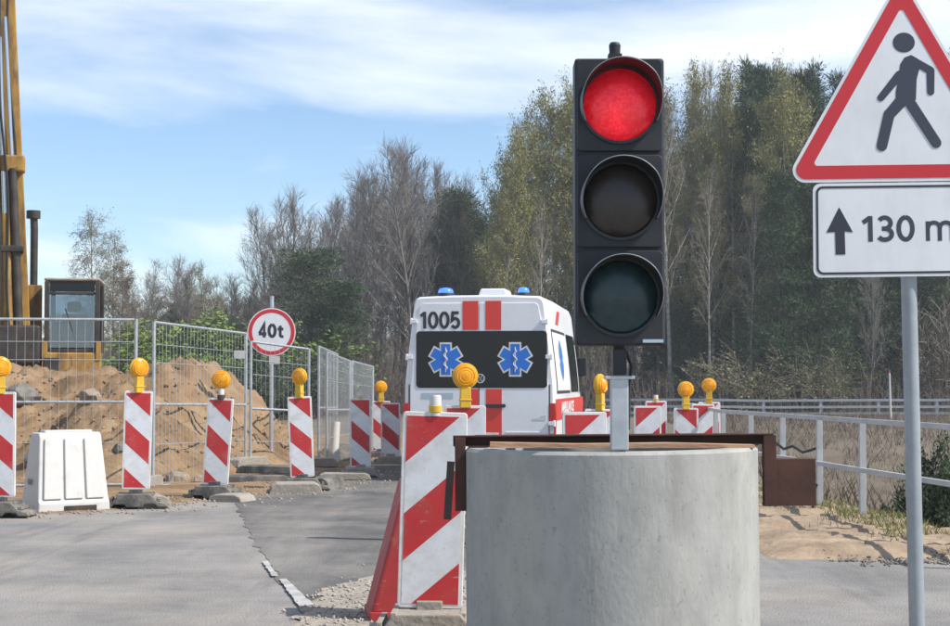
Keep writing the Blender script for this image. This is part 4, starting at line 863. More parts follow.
ex = MB().tube([(rxx(31), 0.9, rz_(300)), (rxx(31), 0.9, rz_(225)), (rxx(30.5), 0.9, rz_(214))], 0.07, 12); ex.tube([(rxx(30), 0.9, rz_(214)), (rxx(30), 0.9, rz_(206))], 0.13, 12); ex.build('exhaust', 'rigdark', rg, ang=40)
leg((33, 385), (33, 283), 0.8, 0.24, 0.3, 'exhaust_guard', 'rigyellow')
# cab
c_z0, c_z1 = rz_(352), rz_(281); cw0, cw1 = rxx(44), rxx(98); hwid = (cw1 - cw0) / 2
cabmesh = MB(); cabposts = []
for x in (-hwid + 0.04, hwid - 0.04):
    for y in (0, 1.35): cabposts.append(MB().box((x, y, (c_z0 + c_z1) / 2), (0.085, 0.085, c_z1 - c_z0 - 0.002)))
cabposts.append(MB().box((0, 0.0, c_z1 - 0.22), (2 * hwid - 0.17, 0.05, 0.05))); cabposts.append(MB().box((0, 0.0, c_z0 + 0.03), (2 * hwid - 0.17, 0.07, 0.06))); cabmesh.box((0, 1.35, c_z0 + 0.3), (2 * hwid - 0.17, 0.06, 0.6))
ct = Matrix.Translation(((cw0 + cw1) / 2, 0, 0)) @ Matrix.Rotation(R(-3), 4, 'Z')
def cb_(mb, name, m, parent, **k): mb.v = [tuple(ct @ Vector(v)) for v in mb.v]; return mb.build(name, m, parent, **k)
cabo = cb_(cabmesh, 'cab_rear_wall', 'rigdark', rg, bevel=0.01)
for m_ in cabposts: cb_(m_, 'cab_bar', 'rigdark', cabo, bevel=0.01)
cb_(MB().box((0, 0.68, c_z1 + 0.035), (2 * hwid + 0.02, 1.45, 0.05)), 'cab_roof', 'concrete2', cabo, bevel=0.02)
cb_(MB().box((0, -0.01, (c_z0 + c_z1) / 2 - 0.09), (2 * hwid - 0.18, 0.012, c_z1 - c_z0 - 0.34)), 'windscreen', 'cabglass', cabo)
cb_(MB().box((0, -0.01, c_z1 - 0.11), (2 * hwid - 0.18, 0.012, 0.16)), 'upper_pane', 'vanglass', cabo)
for s in (-1, 1): cb_(MB().box((s * (hwid - 0.04), 0.68, (c_z0 + c_z1) / 2), (0.012, 1.24, c_z1 - c_z0 - 0.1)), 'side_pane', 'cabglass', cabo)
cb_(MB().box((0, 1.35, c_z1 - 0.42), (2 * hwid - 0.18, 0.012, 0.6)), 'rear_pane', 'cabglass', cabo)
cb_(MB().box((0, 0.75, c_z0 + 0.42), (0.5, 0.16, 0.62)), 'seat_back', 'seat', cabo, bevel=0.05); cb_(MB().box((-0.02, 0.75, c_z0 + 0.86), (0.26, 0.12, 0.2)), 'headrest', 'seat', cabo, bevel=0.05)
cb_(MB().box((0, 0.5, c_z0 + 0.12), (0.5, 0.5, 0.14)), 'seat_cushion', 'seat', cabo, bevel=0.04); cb_(MB().box((0, 0.08, c_z0 + 0.28), (0.8, 0.1, 0.07)), 'console', 'rigdark', cabo, bevel=0.02)
cb_(MB().tube([(0.1, 0.01, c_z0 + 0.1), (-0.12, -0.03, c_z1 - 0.5)], 0.012, 6), 'wiper', 'rigdark', cabo)
MB().box((rxx(71), 0.6, rz_(364)), (1.04, 1.5, 0.42)).build('cab_base', 'rigyellow', rg, bevel=0.03)
MB().box((rxx(52), -0.17, rz_(366)), (0.28, 0.05, 0.3)).build('step_plate', 'rigdark', rg, bevel=0.01)
for px in (45, 97): MB().box((rxx(px), -0.12, rz_(351)), (0.09, 0.1, 0.34)).build('cab_corner_guard', 'rigyellow', rg, bevel=0.01)
MB().box((rxx(-8), 1.9, 1.3), (2.0, 2.4, 0.9)).build('engine_house', 'rigyellow', rg, bevel=0.06)
MB().box((rxx(35), 0.9, 0.84), (1.6, 2.0, 0.3)).build('turntable', 'rigdark', rg, bevel=0.03)
for s in (-1, 1):
    trk = MB(); o = [(math.cos(a) * 0.38 + (1.5 if math.cos(a) > 0 else -1.5), math.sin(a) * 0.38 + 0.4) for a in np.linspace(0, 6.283, 29)[:-1]]
    trk.v = []; nn = len(o); cxp = rxx(35) + s * 0.95
    trk.add([(cxp - 0.25, 1.2 + a, b) for a, b in o] + [(cxp + 0.25, 1.2 + a, b) for a, b in o], [tuple(range(nn)), tuple(reversed(range(nn, 2 * nn)))] + [(i, (i + 1) % nn, nn + (i + 1) % nn, nn + i) for i in range(nn)])
    trk.build('crawler_track', 'rigdark', rg, ang=30)

# ------------------------------------------------------------------ boulders
def boulder(px, py, d, size, label, m='stone', seed=0):
    r = random.Random(seed); bm = bmesh.new(); bmesh.ops.create_icosphere(bm, subdivisions=2, radius=1)
    for v in bm.verts:
        c = v.co; n = 1 + 1.0 * float(fbm(c.x * 1.6 + seed * 3.1 + c.z * 1.2, c.y * 1.6 + seed * 1.7 - c.z * 0.9, 3)); v.co = Vector((c.x * size[0], c.y * size[1], c.z * size[2])) * n
    me = bpy.data.meshes.new('boulder'); bm.to_mesh(me); bm.free(); me.shade_smooth(); me.set_sharp_from_angle(angle=R(12)); me.materials.append(MT[m])
    x = X(px, d); z = hz(x, d); o = link('boulder', me, loc=(x, d, z + size[2] * 0.12)); o.rotation_euler.z = r.uniform(0, 6)
    tag(o, label, 'rock', 'rocks in the spoil heaps'); return o
boulder(24, 386, 25.2, (0.26, 0.25, 0.2), 'dark grey boulder on top of the left sand heap below the rig', 'darkstone', 1)
boulder(90, 400, 23.8, (0.17, 0.15, 0.12), 'pale boulder half buried above the white barrier', 'heapstone', 2)
boulder(180, 478, 21.7, (0.22, 0.16, 0.12), 'pale rock at the foot of the heap between two striped panels', 'heapstone', 3)
boulder(202, 482, 21.4, (0.11, 0.1, 0.08), 'small pale rock right beside the larger rock at the heap foot', 'heapstone', 4)
boulder(36, 440, 22.6, (0.17, 0.16, 0.14), 'dark rock low in the heap left of the white barrier', 'darkstone', 5)
boulder(270, 470, 22.6, (0.14, 0.14, 0.1), 'small rock at the right end of the sand heap below the 40t sign', 'heapstone', 6)
boulder(120, 466, 22.2, (0.12, 0.1, 0.09), 'small dark stone behind the panel right of the white barrier', 'darkstone', 7)
pp = MB().tube([(X(334, 26.5), 26.5, 0.02), (X(335.5, 26.5), 26.6, 0.66)], 0.07, 14); tag(pp.build('plastic_pipe', 'whiteplastic', ang=40), 'short white plastic pipe standing behind the receding mesh fence', 'pipe')
hp = MB().lathe([(0.0, 0.3), (0.2, 0.28), (0.34, 0.16), (0.4, 0.0)], 18, (X(341, 27.5), 27.5, 0.0)); tag(hp.build('rubber_heap', 'rubber', ang=40), 'low dark rubber cover on the ground behind the receding fence', 'cover')

# ------------------------------------------------------------------ trees
def seg_mesh(name, segs, sides, m):
    a = np.asarray(segs, float); p0, p1, r0, r1 = a[:, :3], a[:, 3:6], a[:, 6], a[:, 7]; d = p1 - p0; d /= np.linalg.norm(d, axis=1, keepdims=True) + 1e-9
    ref = np.where(np.abs(d[:, 2:3]) < 0.9, np.array([[0, 0, 1.0]]), np.array([[1.0, 0, 0]])); u = np.cross(d, ref); u /= np.linalg.norm(u, axis=1, keepdims=True) + 1e-9; v = np.cross(d, u)
    an = np.arange(sides) * 2 * np.pi / sides; ring = u[:, None] * np.cos(an)[None, :, None] + v[:, None] * np.sin(an)[None, :, None]
    V = np.concatenate([p0[:, None] + ring * r0[:, None, None], p1[:, None] + ring * r1[:, None, None]], 1); n = len(a)
    j = np.arange(sides); f = np.stack([j, (j + 1) % sides, sides + (j + 1) % sides, sides + j], 1)
    return V.reshape(-1, 3), (f[None] + (np.arange(n) * 2 * sides)[:, None, None]).reshape(-1, 4)
def rot_from(d, ang, az_):
    d = d.normalized(); ref = Vector((0, 0, 1)) if abs(d.z) < 0.9 else Vector((1, 0, 0)); u = d.cross(ref).normalized(); v = d.cross(u)
    return (d * math.cos(ang) + (u * math.cos(az_) + v * math.sin(az_)) * math.sin(ang)).normalized()
def skeleton(seed, n1=26, n2=9, n3=8, start=0.2, a1=(30, 48), len1=3.6, up=0.25, droop=0.0, fork=False, tr=0.13, shape=0.75, tw=0.011):
    """a 10 m tree: lists of segments for the wood and for the twigs, and twig tips"""
    r = random.Random(seed); wood = []; tw_ = []; tips = []
    def limb(p, d, L, r0, r1, n, wob, upw, store):
        pts = [p.copy()]
        for i in range(n):
            d = (d + Vector((r.gauss(0, wob), r.gauss(0, wob), r.gauss(0, wob * 0.6) + upw))).normalized(); p = p + d * (L / n); pts.append(p.copy())
            ra = r0 + (r1 - r0) * i / n; rb = r0 + (r1 - r0) * (i + 1) / n; store.append((*pts[-2], *pts[-1], ra, rb))
        return pts, d
    trunks = [(Vector((0, 0, -0.3)), Vector((r.gauss(0, 0.03), r.gauss(0, 0.03), 1)), 10.3, tr)]
    if fork:
        trunks = [(Vector((0, 0, -0.3)), Vector((0.06, 0.02, 1)), 9.8, tr), (Vector((0.1, 0, -0.2)), Vector((-0.12, 0.07, 1)), 9.0, tr * 0.8)]
    for (p, d, L, t0) in trunks:
        tp, _ = limb(p, d, L, t0, 0.018, 12, 0.035, 0.04, wood)
        for k in range(n1):
            h = start + (0.985 - start) * (k + r.random() * 0.8) / n1; i = min(11, int(h * 12)); q = tp[i].lerp(tp[i + 1], h * 12 - i)
            dirn = rot_from((tp[i + 1] - tp[i]), R(r.uniform(*a1)) * (1.15 - 0.4 * h), k * 2.4 + r.uniform(-0.5, 0.5))
            L1 = len1 * (max(0.02, 1 - h) ** shape) * r.uniform(0.65, 1.15) * min(1, 0.45 + (h - start) * 2.2) + 0.45; rb = min(0.04, 0.01 + 0.009 * L1)
            bp, bd = limb(q, dirn, L1, rb, 0.008, 5, 0.09, up * 0.3 - droop * 0.1, wood)
            for m_ in range(int(n2 * min(1, 0.35 + L1 / 2.6))):
                f = 0.15 + 0.85 * (m_ + r.random()) / n2 if L1 > 1 else r.random(); f = min(f, 0.999); i2 = int(f * 5); q2 = bp[i2].lerp(bp[i2 + 1], f * 5 - i2)
                d2 = rot_from(bp[i2 + 1] - bp[i2], R(r.uniform(25, 55)), r.uniform(0, 6.28)); d2.z += up * 0.6 - droop * 0.5; d2.normalize()
                L2 = (0.35 + 0.32 * L1 * (1 - 0.5 * f)) * r.uniform(0.6, 1.2)
                sp, sd_ = limb(q2, d2, L2, 0.011, 0.006, 3, 0.12, up * 0.2 - droop * 0.25, tw_)
                for w_ in range(n3):
                    f3 = r.uniform(0.1, 0.999); i3 = int(f3 * 3); q3 = sp[i3].lerp(sp[i3 + 1], f3 * 3 - i3); d3 = rot_from(sp[i3 + 1] - sp[i3], R(r.uniform(18, 50)), r.uniform(0, 6.28)); d3.z += up * 0.4 - droop * 0.9; d3.normalize()
                    e3 = q3 + d3 * r.uniform(0.25, 0.65); tw_.append((*q3, *e3, tw * 0.62, tw * 0.35)); tips.append((q3, e3))
    return wood, tw_, tips
def leaf_quads(pts, size, seed, aspect=0.6, up=0.0):
    r = np.random.RandomState(seed); n = len(pts); a = r.normal(size=(n, 3)); a[:, 2] += up; a /= np.linalg.norm(a, axis=1, keepdims=True); b = np.cross(a, r.normal(size=(n, 3))); b /= np.linalg.norm(b, axis=1, keepdims=True) + 1e-9
    s = size * r.uniform(0.6, 1.4, (n, 1)); a = a * s; b = b * s * aspect; p = np.asarray(pts)
    V = np.stack([p - a, p + b * 0.8, p + a, p - b * 0.8], 1).reshape(-1, 3); return V, np.arange(4 * n).reshape(n, 4)
PROTO = {}
def proto(key, kw, bark='bark', twig='twig', leaf=None, per=0, size=0.07, jit=0.12, seed=1):
    wood, tws, tips = skeleton(seed, **kw); parts = [('trunk', npmesh('trunk', *seg_mesh('', wood, 5, bark), bark, True)), ('crown', npmesh('crown', *seg_mesh('', tws, 3, twig), twig))]
    if leaf:
        r = np.random.RandomState(seed + 50); T0 = np.array([t[0] for t in tips]); T1 = np.array([t[1] for t in tips]); f = r.rand(len(tips) * per, 1)
        pts = np.repeat(T0, per, 0) * (1 - f) + np.repeat(T1, per, 0) * f + r.normal(0, jit, (len(tips) * per, 3)); parts.append(('foliage', npmesh('foliage', *leaf_quads(pts, size, seed + 9), leaf)))
    PROTO[key] = parts; return wood, tws
proto('bare1', dict(a1=(30, 48), up=0.25, len1=4.3, n1=30), seed=3)
far_w, far_t = proto('bare2', dict(a1=(34, 56), up=0.2, len1=4.8, n1=28), seed=4)
proto('bare3', dict(a1=(25, 44), up=0.3, n1=30, len1=4.2), 'barkdark', seed=5)
proto('bare4', dict(a1=(30, 58), up=0.2, len1=5.2, n1=28, start=0.3), 'bark', seed=16)
proto('tan1', dict(a1=(30, 50), up=0.15, droop=0.2, len1=3.8, start=0.35, n1=22, n2=8, n3=7), 'birch', 'twigtan', seed=6)
proto('birch_pale', dict(a1=(35, 55), droop=0.55, up=0.1, len1=3.6, start=0.3), 'birch', 'twig', 'leafpale', 3, 0.045, seed=7)
proto('bud1', dict(a1=(30, 46), up=0.2, droop=0.25, len1=3.8, start=0.16), 'birch', 'twigtan', 'bud', 10, 0.046, seed=8)
proto('bud2', dict(a1=(32, 52), up=0.15, droop=0.2, len1=4.6, n1=28, start=0.12), 'bark', 'twigtan', 'bud', 11, 0.046, seed=9)
proto('brown1', dict(a1=(35, 60), up=0.1, droop=0.3, len1=4.2, n1=28, start=0.06), 'barkdark', 'twigtan', 'brown', 5, 0.05, seed=10)
proto('green1', dict(a1=(35, 60), up=0.2, len1=3.6, n1=22, start=0.05), 'bark', 'twigtan', 'leafpale', 4, 0.045, seed=12)
def pine(key, seed, start, nb, Lf, needle, clumps=6, per=46, size=0.10, bark='pinebark', rise=0.25):
    r = random.Random(seed); rs = np.random.RandomState(seed); wood = []; pts = []; p = Vector((0, 0, -0.3)); tp = [p.copy()]; d = Vector((0, 0, 1))
    for i in range(12):
        d = (d + Vector((r.gauss(0, 0.025), r.gauss(0, 0.025), 0.1))).normalized(); p = p + d * (10.2 / 12); tp.append(p.copy()); wood.append((*tp[-2], *tp[-1], 0.15 - 0.011 * i, 0.15 - 0.011 * (i + 1)))
    for k in range(nb):
        h = start + (0.99 - start) * (k + r.random()) / nb; i = min(11, int(h * 12)); q = tp[i].lerp(tp[i + 1], h * 12 - i); u = (h - start) / (1 - start)
        L = Lf(u) * r.uniform(0.6, 1.15); a = k * 2.4 + r.uniform(-0.6, 0.6); dr = Vector((math.cos(a), math.sin(a), rise + 0.5 * u + r.uniform(-0.25, 0.2))).normalized(); e = q + dr * L; mid = q.lerp(e, 0.5) + Vector((0, 0, -0.08 * L))
        wood.append((*q, *mid, 0.035, 0.022)); wood.append((*mid, *e, 0.022, 0.008))
        for c in range(clumps):
            f = 0.35 + 0.65 * (c + r.random()) / clumps; cpt = (q.lerp(mid, f * 2) if f < 0.5 else mid.lerp(e, f * 2 - 1)) + Vector((r.gauss(0, 0.16), r.gauss(0, 0.16), r.gauss(0, 0.08))) * L
            sc = 0.17 + 0.1 * L * r.random(); pts.append(np.array(cpt) + rs.normal(0, 1, (per, 3)) * np.array([sc * 1.25, sc * 1.25, sc * 0.62]))
    P_ = np.concatenate(pts); PROTO[key] = [('trunk', npmesh('trunk', *seg_mesh('', wood, 6, bark), bark, True)), ('crown', npmesh('crown', *leaf_quads(P_, size, seed, 0.22, 0.35), needle))]
pine('pine1', 21, 0.42, 30, lambda u: 0.5 + 1.9 * (1 - u) ** 0.55 * min(1, 0.4 + 2.5 * u), 'needle2', 7, 95, 0.095)
pine('pine2', 22, 0.3, 36, lambda u: 0.45 + 2.1 * (1 - u) ** 0.7 * min(1, 0.5 + 2 * u), 'needle', 7, 95, 0.095)
pine('spruce1', 23, 0.04, 62, lambda u: 0.3 + 1.9 * (1 - u) ** 0.85, 'needle', 6, 84, 0.09, 'barkdark', 0.0)
pine('spruce2', 24, 0.1, 56, lambda u: 0.35 + 2.3 * (1 - u) ** 0.7, 'needle2', 6, 90, 0.095, 'barkdark', 0.05)
def bush(key, seed, stems, leaf, per, size, twig='twigtan', spread=1.25):
    r = random.Random(seed); rs = np.random.RandomState(seed); wood = []; tws = []; pts = []
    for k in range(stems):
        p = Vector((r.gauss(0, 0.04), r.gauss(0, 0.04), -0.1)); d = Vector((r.gauss(0, 0.35 * spread), r.gauss(0, 0.35 * spread), 1)).normalized(); L = r.uniform(0.9, 2.05)
        for i in range(5):
            e = p + d * (L / 5); wood.append((*p, *e, 0.022 - 0.003 * i, 0.019 - 0.003 * i))
            for m_ in range(5):
                s = p.lerp(e, r.random()); t = s + rot_from(d, R(r.uniform(25, 70)), r.uniform(0, 6.28)) * r.uniform(0.2, 0.55); tws.append((*s, *t, 0.007, 0.004))
                if leaf and i > 0: f = rs.rand(per, 1); pts.append(np.array(s)[None] * (1 - f) + np.array(t)[None] * f + rs.normal(0, 0.05, (per, 3)))
            p = e; d = (d + Vector((r.gauss(0, 0.15), r.gauss(0, 0.15), 0.05))).normalized()
    PROTO[key] = [('trunk', npmesh('trunk', *seg_mesh('', wood, 4, 'bark'), 'barkdark')), ('crown', npmesh('crown', *seg_mesh('', tws, 3, twig), twig))]
    if leaf: PROTO[key].append(('foliage', npmesh('foliage', *leaf_quads(np.concatenate(pts), size, seed), leaf)))
bush('bush_green', 31, 60, 'leafgreen', 40, 0.034); bush('bush_pale', 32, 44, 'leafpale', 13, 0.022); bush('bush_bare', 33, 40, None, 0, 0); bush('bush_dark', 34, 44, 'needle', 30, 0.03); bush('shrub_pine', 35, 60, 'needle', 70, 0.03)
def plant(key, px, ytop, d, label, cat='tree', wide=1.0, group=None, name=None, base=10.0, zg=None):
    x = X(px, d); z = float(terrain(x, d)) if zg is None else zg; H = zt(ytop, d) - z; s = H / base
    t = thing(name or {'p': 'pine_tree', 's': 'spruce_tree', 'b': 'bare_tree'}.get(key[0], 'tree'), label, cat, (x, d, z), (px * 37 % 63) / 10.0, group); t.scale = (s * wide, s * wide, s)
    for nm, me in PROTO[key]: link(nm, me, t)
    return t
ORD = ['first', 'second', 'third', 'fourth', 'fifth', 'sixth', 'seventh', 'eighth', 'ninth', 'tenth', 'eleventh', 'twelfth', 'thirteenth', 'fourteenth', 'fifteenth', 'sixteenth', 'seventeenth', 'eighteenth', 'nineteenth', 'twentieth', 'twenty-first', 'twenty-second', 'twenty-third', 'twenty-fourth']
def order(px, lst): return ORD[sorted(lst).index(px)]
# --- left, behind the rig and the heaps
plant('birch_pale', 92, 220, 92, 'tall thin pale-leaved birch right of the rig cab', wide=0.85, name='birch_tree')
plant('birch_pale', 112, 238, 96, 'shorter thin birch leaning against the tall birch right of the rig cab', wide=0.8, name='birch_tree')
plant('brown1', 118, 268, 84, 'dense brownish tree below the tall birch beside the rig cab', wide=0.75, name='tree')
plant('brown1', 84, 300, 95, 'low brown tree just behind the rig cab roof', wide=1.0, name='tree')
low = ((138, 282, 'bare1'), (150, 268, 'tan1'), (163, 264, 'bare2'), (175, 272, 'bare1'), (187, 276, 'tan1'), (199, 279, 'bare3'), (228, 280, 'bare2'), (240, 286, 'bare1'), (253, 282, 'bare3'), (264, 275, 'bare4'), (270, 262, 'bare1'), (145, 285, 'bare4'), (219, 284, 'bare4'))
for i, (px, yt, k) in enumerate(low):
    plant(k, px, yt, 88 + (i * 7) % 15, order(px, [a[0] for a in low]) + ' from the left of the low bare trees between birch and 40t sign', group='low bare stand behind the heaps', name='bare_tree', wide=0.9)
plant('green1', 208, 268, 90, 'greenish budding tree above the bright green bush', wide=0.8)
plant('spruce2', 178, 305, 98, 'small dark conifer among the bare trees left of the green bush', wide=0.9, name='spruce_tree')
bushes = [('bush_green', 213, 318, 72, 'bright fresh green bush above the right end of the sand heap', 2.1), ('bush_green', 190, 352, 66, 'low green bush left of the bright green bush', 1.6), ('bush_dark', 262, 345, 70, 'dark green bush behind the 40t sign', 2.0), ('bush_dark', 236, 356, 66, 'small dark green bush left of the 40t sign', 1.8),
    ('bush_pale', 733, 345, 77.5, 'pale green bush right of the amber lamps', 2.0), ('bush_pale', 818, 345, 77.3, 'light green bush among the conifers left of the sign post', 1.2), ('bush_bare', 938, 285, 80, 'tall bare tan shrub right of the sign post', 1.0), ('bush_bare', 918, 300, 82, 'bare tan shrub just behind the sign post', 1.0), ('bush_bare', 770, 345, 79, 'leafless shrub below the conifers', 1.6)]
for k, px, yt, d, lb, wd in bushes: plant(k, px, yt, d, lb, 'bush', wd, name='bush', base=2.0)
fill = [(52, 318, 'brown1'), (70, 322, 'green1'), (132, 305, 'brown1'), (144, 300, 'green1'), (156, 308, 'brown1'), (168, 300, 'green1'), (182, 296, 'brown1'), (194, 304, 'green1'), (206, 300, 'brown1'), (222, 300, 'green1'), (234, 308, 'brown1'), (246, 302, 'green1'), (258, 298, 'brown1'), (268, 304, 'green1')]
for i, (px, yt, k) in enumerate(fill): plant(k, px, yt, 96 + (i * 5) % 9, order(px, [a[0] for a in fill]) + ' low green-brown tree from the left in the band behind the rig and heaps', wide=1.35, group='low green-brown band behind the heaps')
# --- middle stand of tall bare trees
mid = [(276, 215, 'bare1'), (282, 235, 'bare4'), (324, 225, 'bare2'), (372, 205, 'bare3'), (408, 190, 'bare4'), (432, 200, 'bare2'), (460, 215, 'bare4'), (288, 203, 'bare3'), (300, 210, 'bare2'), (316, 206, 'bare1'), (330, 212, 'bare4'), (343, 198, 'bare3'), (355, 190, 'bare1'), (366, 186, 'bare2'), (379, 178, 'bare4'), (391, 170, 'bare1'), (402, 160, 'bare3'), (414, 156, 'bare2'), (426, 159, 'bare1'), (438, 175, 'bare4'), (449, 192, 'bare3'), (470, 198, 'bare1'), (484, 190, 'bare2')]
for i, (px, yt, k) in enumerate(mid):
    lb = order(px, [a[0] for a in mid]) + ' bare grey tree from the left in the tall leafless stand behind the ambulance'
    plant(k, px, yt, 86 + (i * 5) % 17, lb, group='tall leafless stand', name='bare_tree', wide=0.8)
plant('pine1', 308, 250, 80, 'dark broad pine in front of the bare trees, right of the 40t sign', wide=1.5)
plant('pine2', 334, 282, 79, 'lower dark pine filling in right of the broad pine', wide=1.5)
plant('pine1', 459, 192, 90, 'dark pine poking up between bare trees and budding trees', wide=0.85)
plant('pine1', 474, 215, 94, 'second dark pine right of the one poking up above the ambulance', wide=0.8)
# --- olive budding trees left of the signal and behind it
bd = [(497, 168, 'bud1', 0.72), (513, 150, 'bud2', 0.62), (533, 128, 'bud2', 0.62), (551, 110, 'bud1', 0.75), (568, 104, 'bud2', 0.6), (590, 112, 'bud1', 0.7), (520, 205, 'bud1', 0.8), (612, 110, 'bud2', 0.6), (640, 105, 'bud1', 0.7)]
for i, (px, yt, k, wd) in enumerate(bd):
    plant(k, px, yt, 82 + (i * 6) % 13, order(px, [a[0] for a in bd]) + ' olive budding tree from the left in the clump reaching behind the traffic light', group='olive budding clump', wide=wd)
plant('tan1', 537, 210, 76, 'slim birch with white trunk in front of the olive trees left of the traffic light', name='birch_tree', wide=0.55)
# --- right of the signal
rt = [(672, 92, 'tan1', 0.6), (684, 84, 'bud1', 0.5), (697, 80, 'tan1', 0.6), (708, 84, 'bud1', 0.55), (720, 88, 'tan1', 0.6), (733, 130, 'tan1', 0.6), (660, 110, 'tan1', 0.6)]
for i, (px, yt, k, wd) in enumerate(rt):
    plant(k, px, yt, 80 + (i * 5) % 11, order(px, [a[0] for a in rt]) + ' tan bare birch from the left in the row right of the traffic light', group='tan birches right of the traffic light', name='birch_tree', wide=wd)
cn = [('pine2', 746, 62, 88, 'tallest dark pine, two trees right of the traffic light', 0.62), ('spruce1', 757, 100, 84, 'dark spruce below the tallest pine', 0.85), ('pine1', 766, 72, 91, 'dark pine just right of the tallest pine', 0.55), ('bud2', 786, 88, 82, 'yellowish budding tree between the dark pines and the triangular sign', 0.6), ('pine2', 820, 68, 88, 'dark pine rising left of the triangular sign', 0.66), ('spruce2', 800, 150, 79, 'grey-green spruce left of the distance plate', 0.8), ('spruce1', 838, 95, 86, 'dark spruce partly behind the triangular sign edge', 0.85), ('spruce2', 858, 110, 83, 'grey-green spruce behind the lower triangle corner', 0.9), ('spruce1', 775, 170, 78, 'lower dark spruce in the middle of the right-hand wood', 0.9), ('pine2', 845, 74, 92, 'pine top showing at the triangular sign edge', 0.6), ('spruce1', 880, 100, 84, 'dark spruce directly behind the distance plate', 0.9), ('spruce2', 905, 120, 87, 'spruce behind the sign post', 0.9), ('pine1', 930, 60, 90, 'pine behind the triangular sign', 0.8), ('spruce2', 945, 150, 82, 'spruce at the right edge of the picture', 0.8), ('tan1', 748, 190, 78, 'bare birch with pale trunk in front of the dark spruces', 0.6), ('bare1', 868, 250, 78, 'thin bare tree left of the sign post below the distance plate', 0.6), ('tan1', 710, 180, 78, 'slim pale-trunked birch rising above the amber lamps', 0.55), ('spruce1', 822, 190, 79, 'low dark spruce left of the distance plate corner', 1.0), ('spruce2', 972, 90, 88, 'spruce just beyond the right picture edge', 0.9)]
for k, px, yt, d, lb, wd in cn: plant(k, px, yt, d, lb, wide=wd, name='birch_tree' if k[0] == 't' else None)
row2 = [(668, 150, 'spruce2', 0.8), (700, 170, 'spruce1', 0.85), (728, 130, 'spruce2', 0.8), (768, 115, 'pine2', 0.7), (796, 105, 'spruce1', 0.8), (810, 90, 'pine2', 0.7), (832, 120, 'spruce2', 0.8), (866, 100, 'pine2', 0.75), (890, 130, 'spruce1', 0.9), (916, 140, 'spruce2', 0.9), (940, 120, 'spruce1', 0.9)]
for px, yt, k, wd in row2: plant(k, px, yt, 95 + (px * 7) % 6, order(px, [a[0] for a in row2]) + ' conifer from the left in the rear row right of the traffic light', wide=wd, group='rear row of conifers')
plant('shrub_pine', 952, 436, 15.8, 'dark green pine shrub behind the near railing at the right edge', 'shrub', 0.62, name='pine_shrub', base=2.0, zg=-0.9)
for i, (k, px, yt, wd, lb) in enumerate((('spruce2', 690, 300, 1.2, 'low young conifer behind the panels right of the traffic light post'), ('spruce1', 722, 285, 1.1, 'low young conifer behind the rightmost amber lamps'), ('spruce2', 752, 290, 1.2, 'low young conifer at the near end of the far railing'), ('spruce1', 790, 270, 1.1, 'young dark conifer under the yellowish budding tree'), ('spruce2', 812, 300, 1.3, 'low young conifer just left of the white marker post'), ('spruce1', 846, 280, 1.2, 'young dark conifer between sign post and white marker post'), ('spruce2', 876, 300, 1.2, 'low young conifer behind the white marker post'), ('spruce2', 655, 310, 1.2, 'low young conifer right of the traffic light bracket'))):
    plant(k, px, yt, 84 + (i * 3) % 8, lb, wide=wd, name='young_conifer')
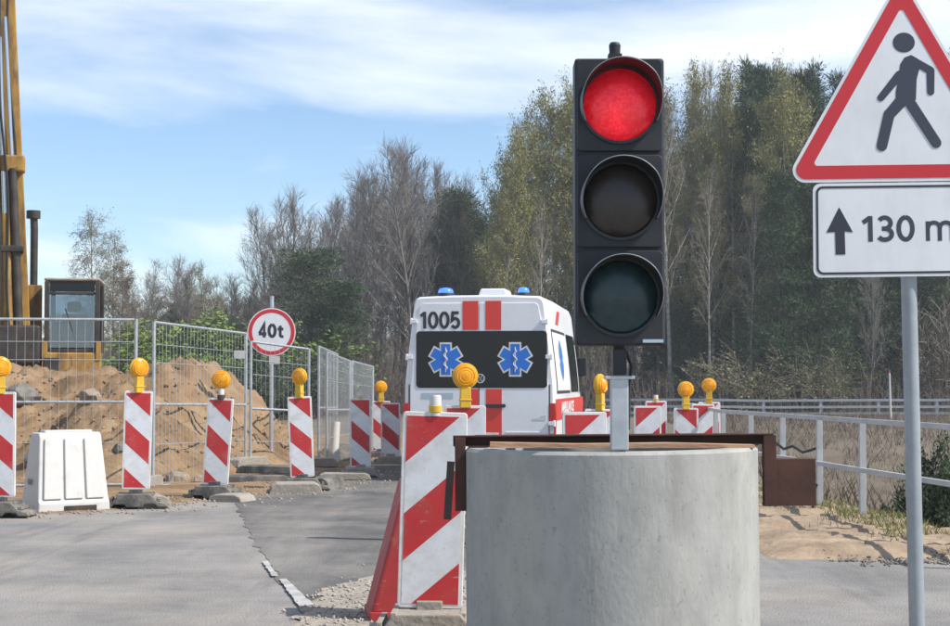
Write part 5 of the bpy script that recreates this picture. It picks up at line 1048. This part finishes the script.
# --- the wood behind: one mass nobody could count
rs = np.random.RandomState(77); VV = []; FF = []; off = 0
w_ = np.array(far_w); t_ = np.array(far_t)[::4].copy(); t_[:, 6:] *= 1.9; sg_ = np.concatenate([w_, t_]); bV, bF = seg_mesh('', sg_, 3, '')
for k in range(180):
    px = rs.uniform(100, 1010); d = rs.uniform(98, 165); top = np.interp(px, [120, 260, 290, 420, 480, 560, 640, 760, 1010], [300, 295, 240, 200, 225, 150, 130, 120, 120]) + rs.uniform(0, 60)
    x = X(px, d); z = float(terrain(x, d)); H = (zt(top, d) - z) / 10; a = rs.uniform(0, 6.28); wv = H * rs.uniform(0.6, 0.9); ca, sa = math.cos(a) * wv, math.sin(a) * wv
    VV.append(np.stack([bV[:, 0] * ca - bV[:, 1] * sa + x, bV[:, 0] * sa + bV[:, 1] * ca + d, bV[:, 2] * H + z], 1)); FF.append(bF + off); off += len(bV)
tag(link('far_wood', npmesh('far_wood', np.concatenate(VV), np.concatenate(FF), 'farwood')), 'grey leafless wood closing the view behind the separate trees', 'wood', kind='stuff')
# undergrowth: thin stems and brush under the trees
n = 7000; px = rs.uniform(20, 1010, n); d = rs.uniform(74, 104, n); x = (px - CX) / F_PX * d; z = terrain(x, d); h = rs.uniform(0.6, 4.2, n) * np.interp(px, [20, 260, 300, 600, 660, 1010], [0.45, 0.55, 1, 0.9, 0.5, 0.5])
e = np.stack([x + rs.normal(0, 0.3, n) * h * 0.5, d + rs.normal(0, 0.3, n) * h * 0.5, z + h], 1); sgs = np.column_stack([x, d, z - 0.1, e, np.full(n, 0.018), np.full(n, 0.006)])
f = rs.uniform(0.2, 0.9, (n * 4, 1)); i = np.repeat(np.arange(n), 4); s0 = sgs[i, :3] * (1 - f) + sgs[i, 3:6] * f; s1 = s0 + rs.normal(0, 0.3, (n * 4, 3)) * np.array([1, 1, 0.5]) + np.array([0, 0, 0.35])
tag(link('undergrowth', npmesh('undergrowth', *seg_mesh('', np.concatenate([sgs, np.column_stack([s0, s1, np.full(n * 4, 0.010), np.full(n * 4, 0.004)])]), 3, ''), 'barkdark')), 'brown leafless undergrowth at the foot of the wood', 'undergrowth', kind='stuff')

# ------------------------------------------------------------------ thin spring haze
hm = bpy.data.materials.new('haze'); hm.use_nodes = True; t = hm.node_tree; t.nodes.clear()
ho = N(t, 'ShaderNodeOutputMaterial'); hv = N(t, 'ShaderNodeVolumePrincipled'); hv.inputs['Color'].default_value = (0.9, 0.94, 1.0, 1); hv.inputs['Density'].default_value = 0.0008; hv.inputs['Anisotropy'].default_value = 0.2
t.links.new(hv.outputs[0], ho.inputs['Volume'])
tag(MB().box((0, 180, 10), (540, 500, 30)).build('haze', hm), 'thin pale haze lying over the works and the wood', 'haze', kind='stuff')
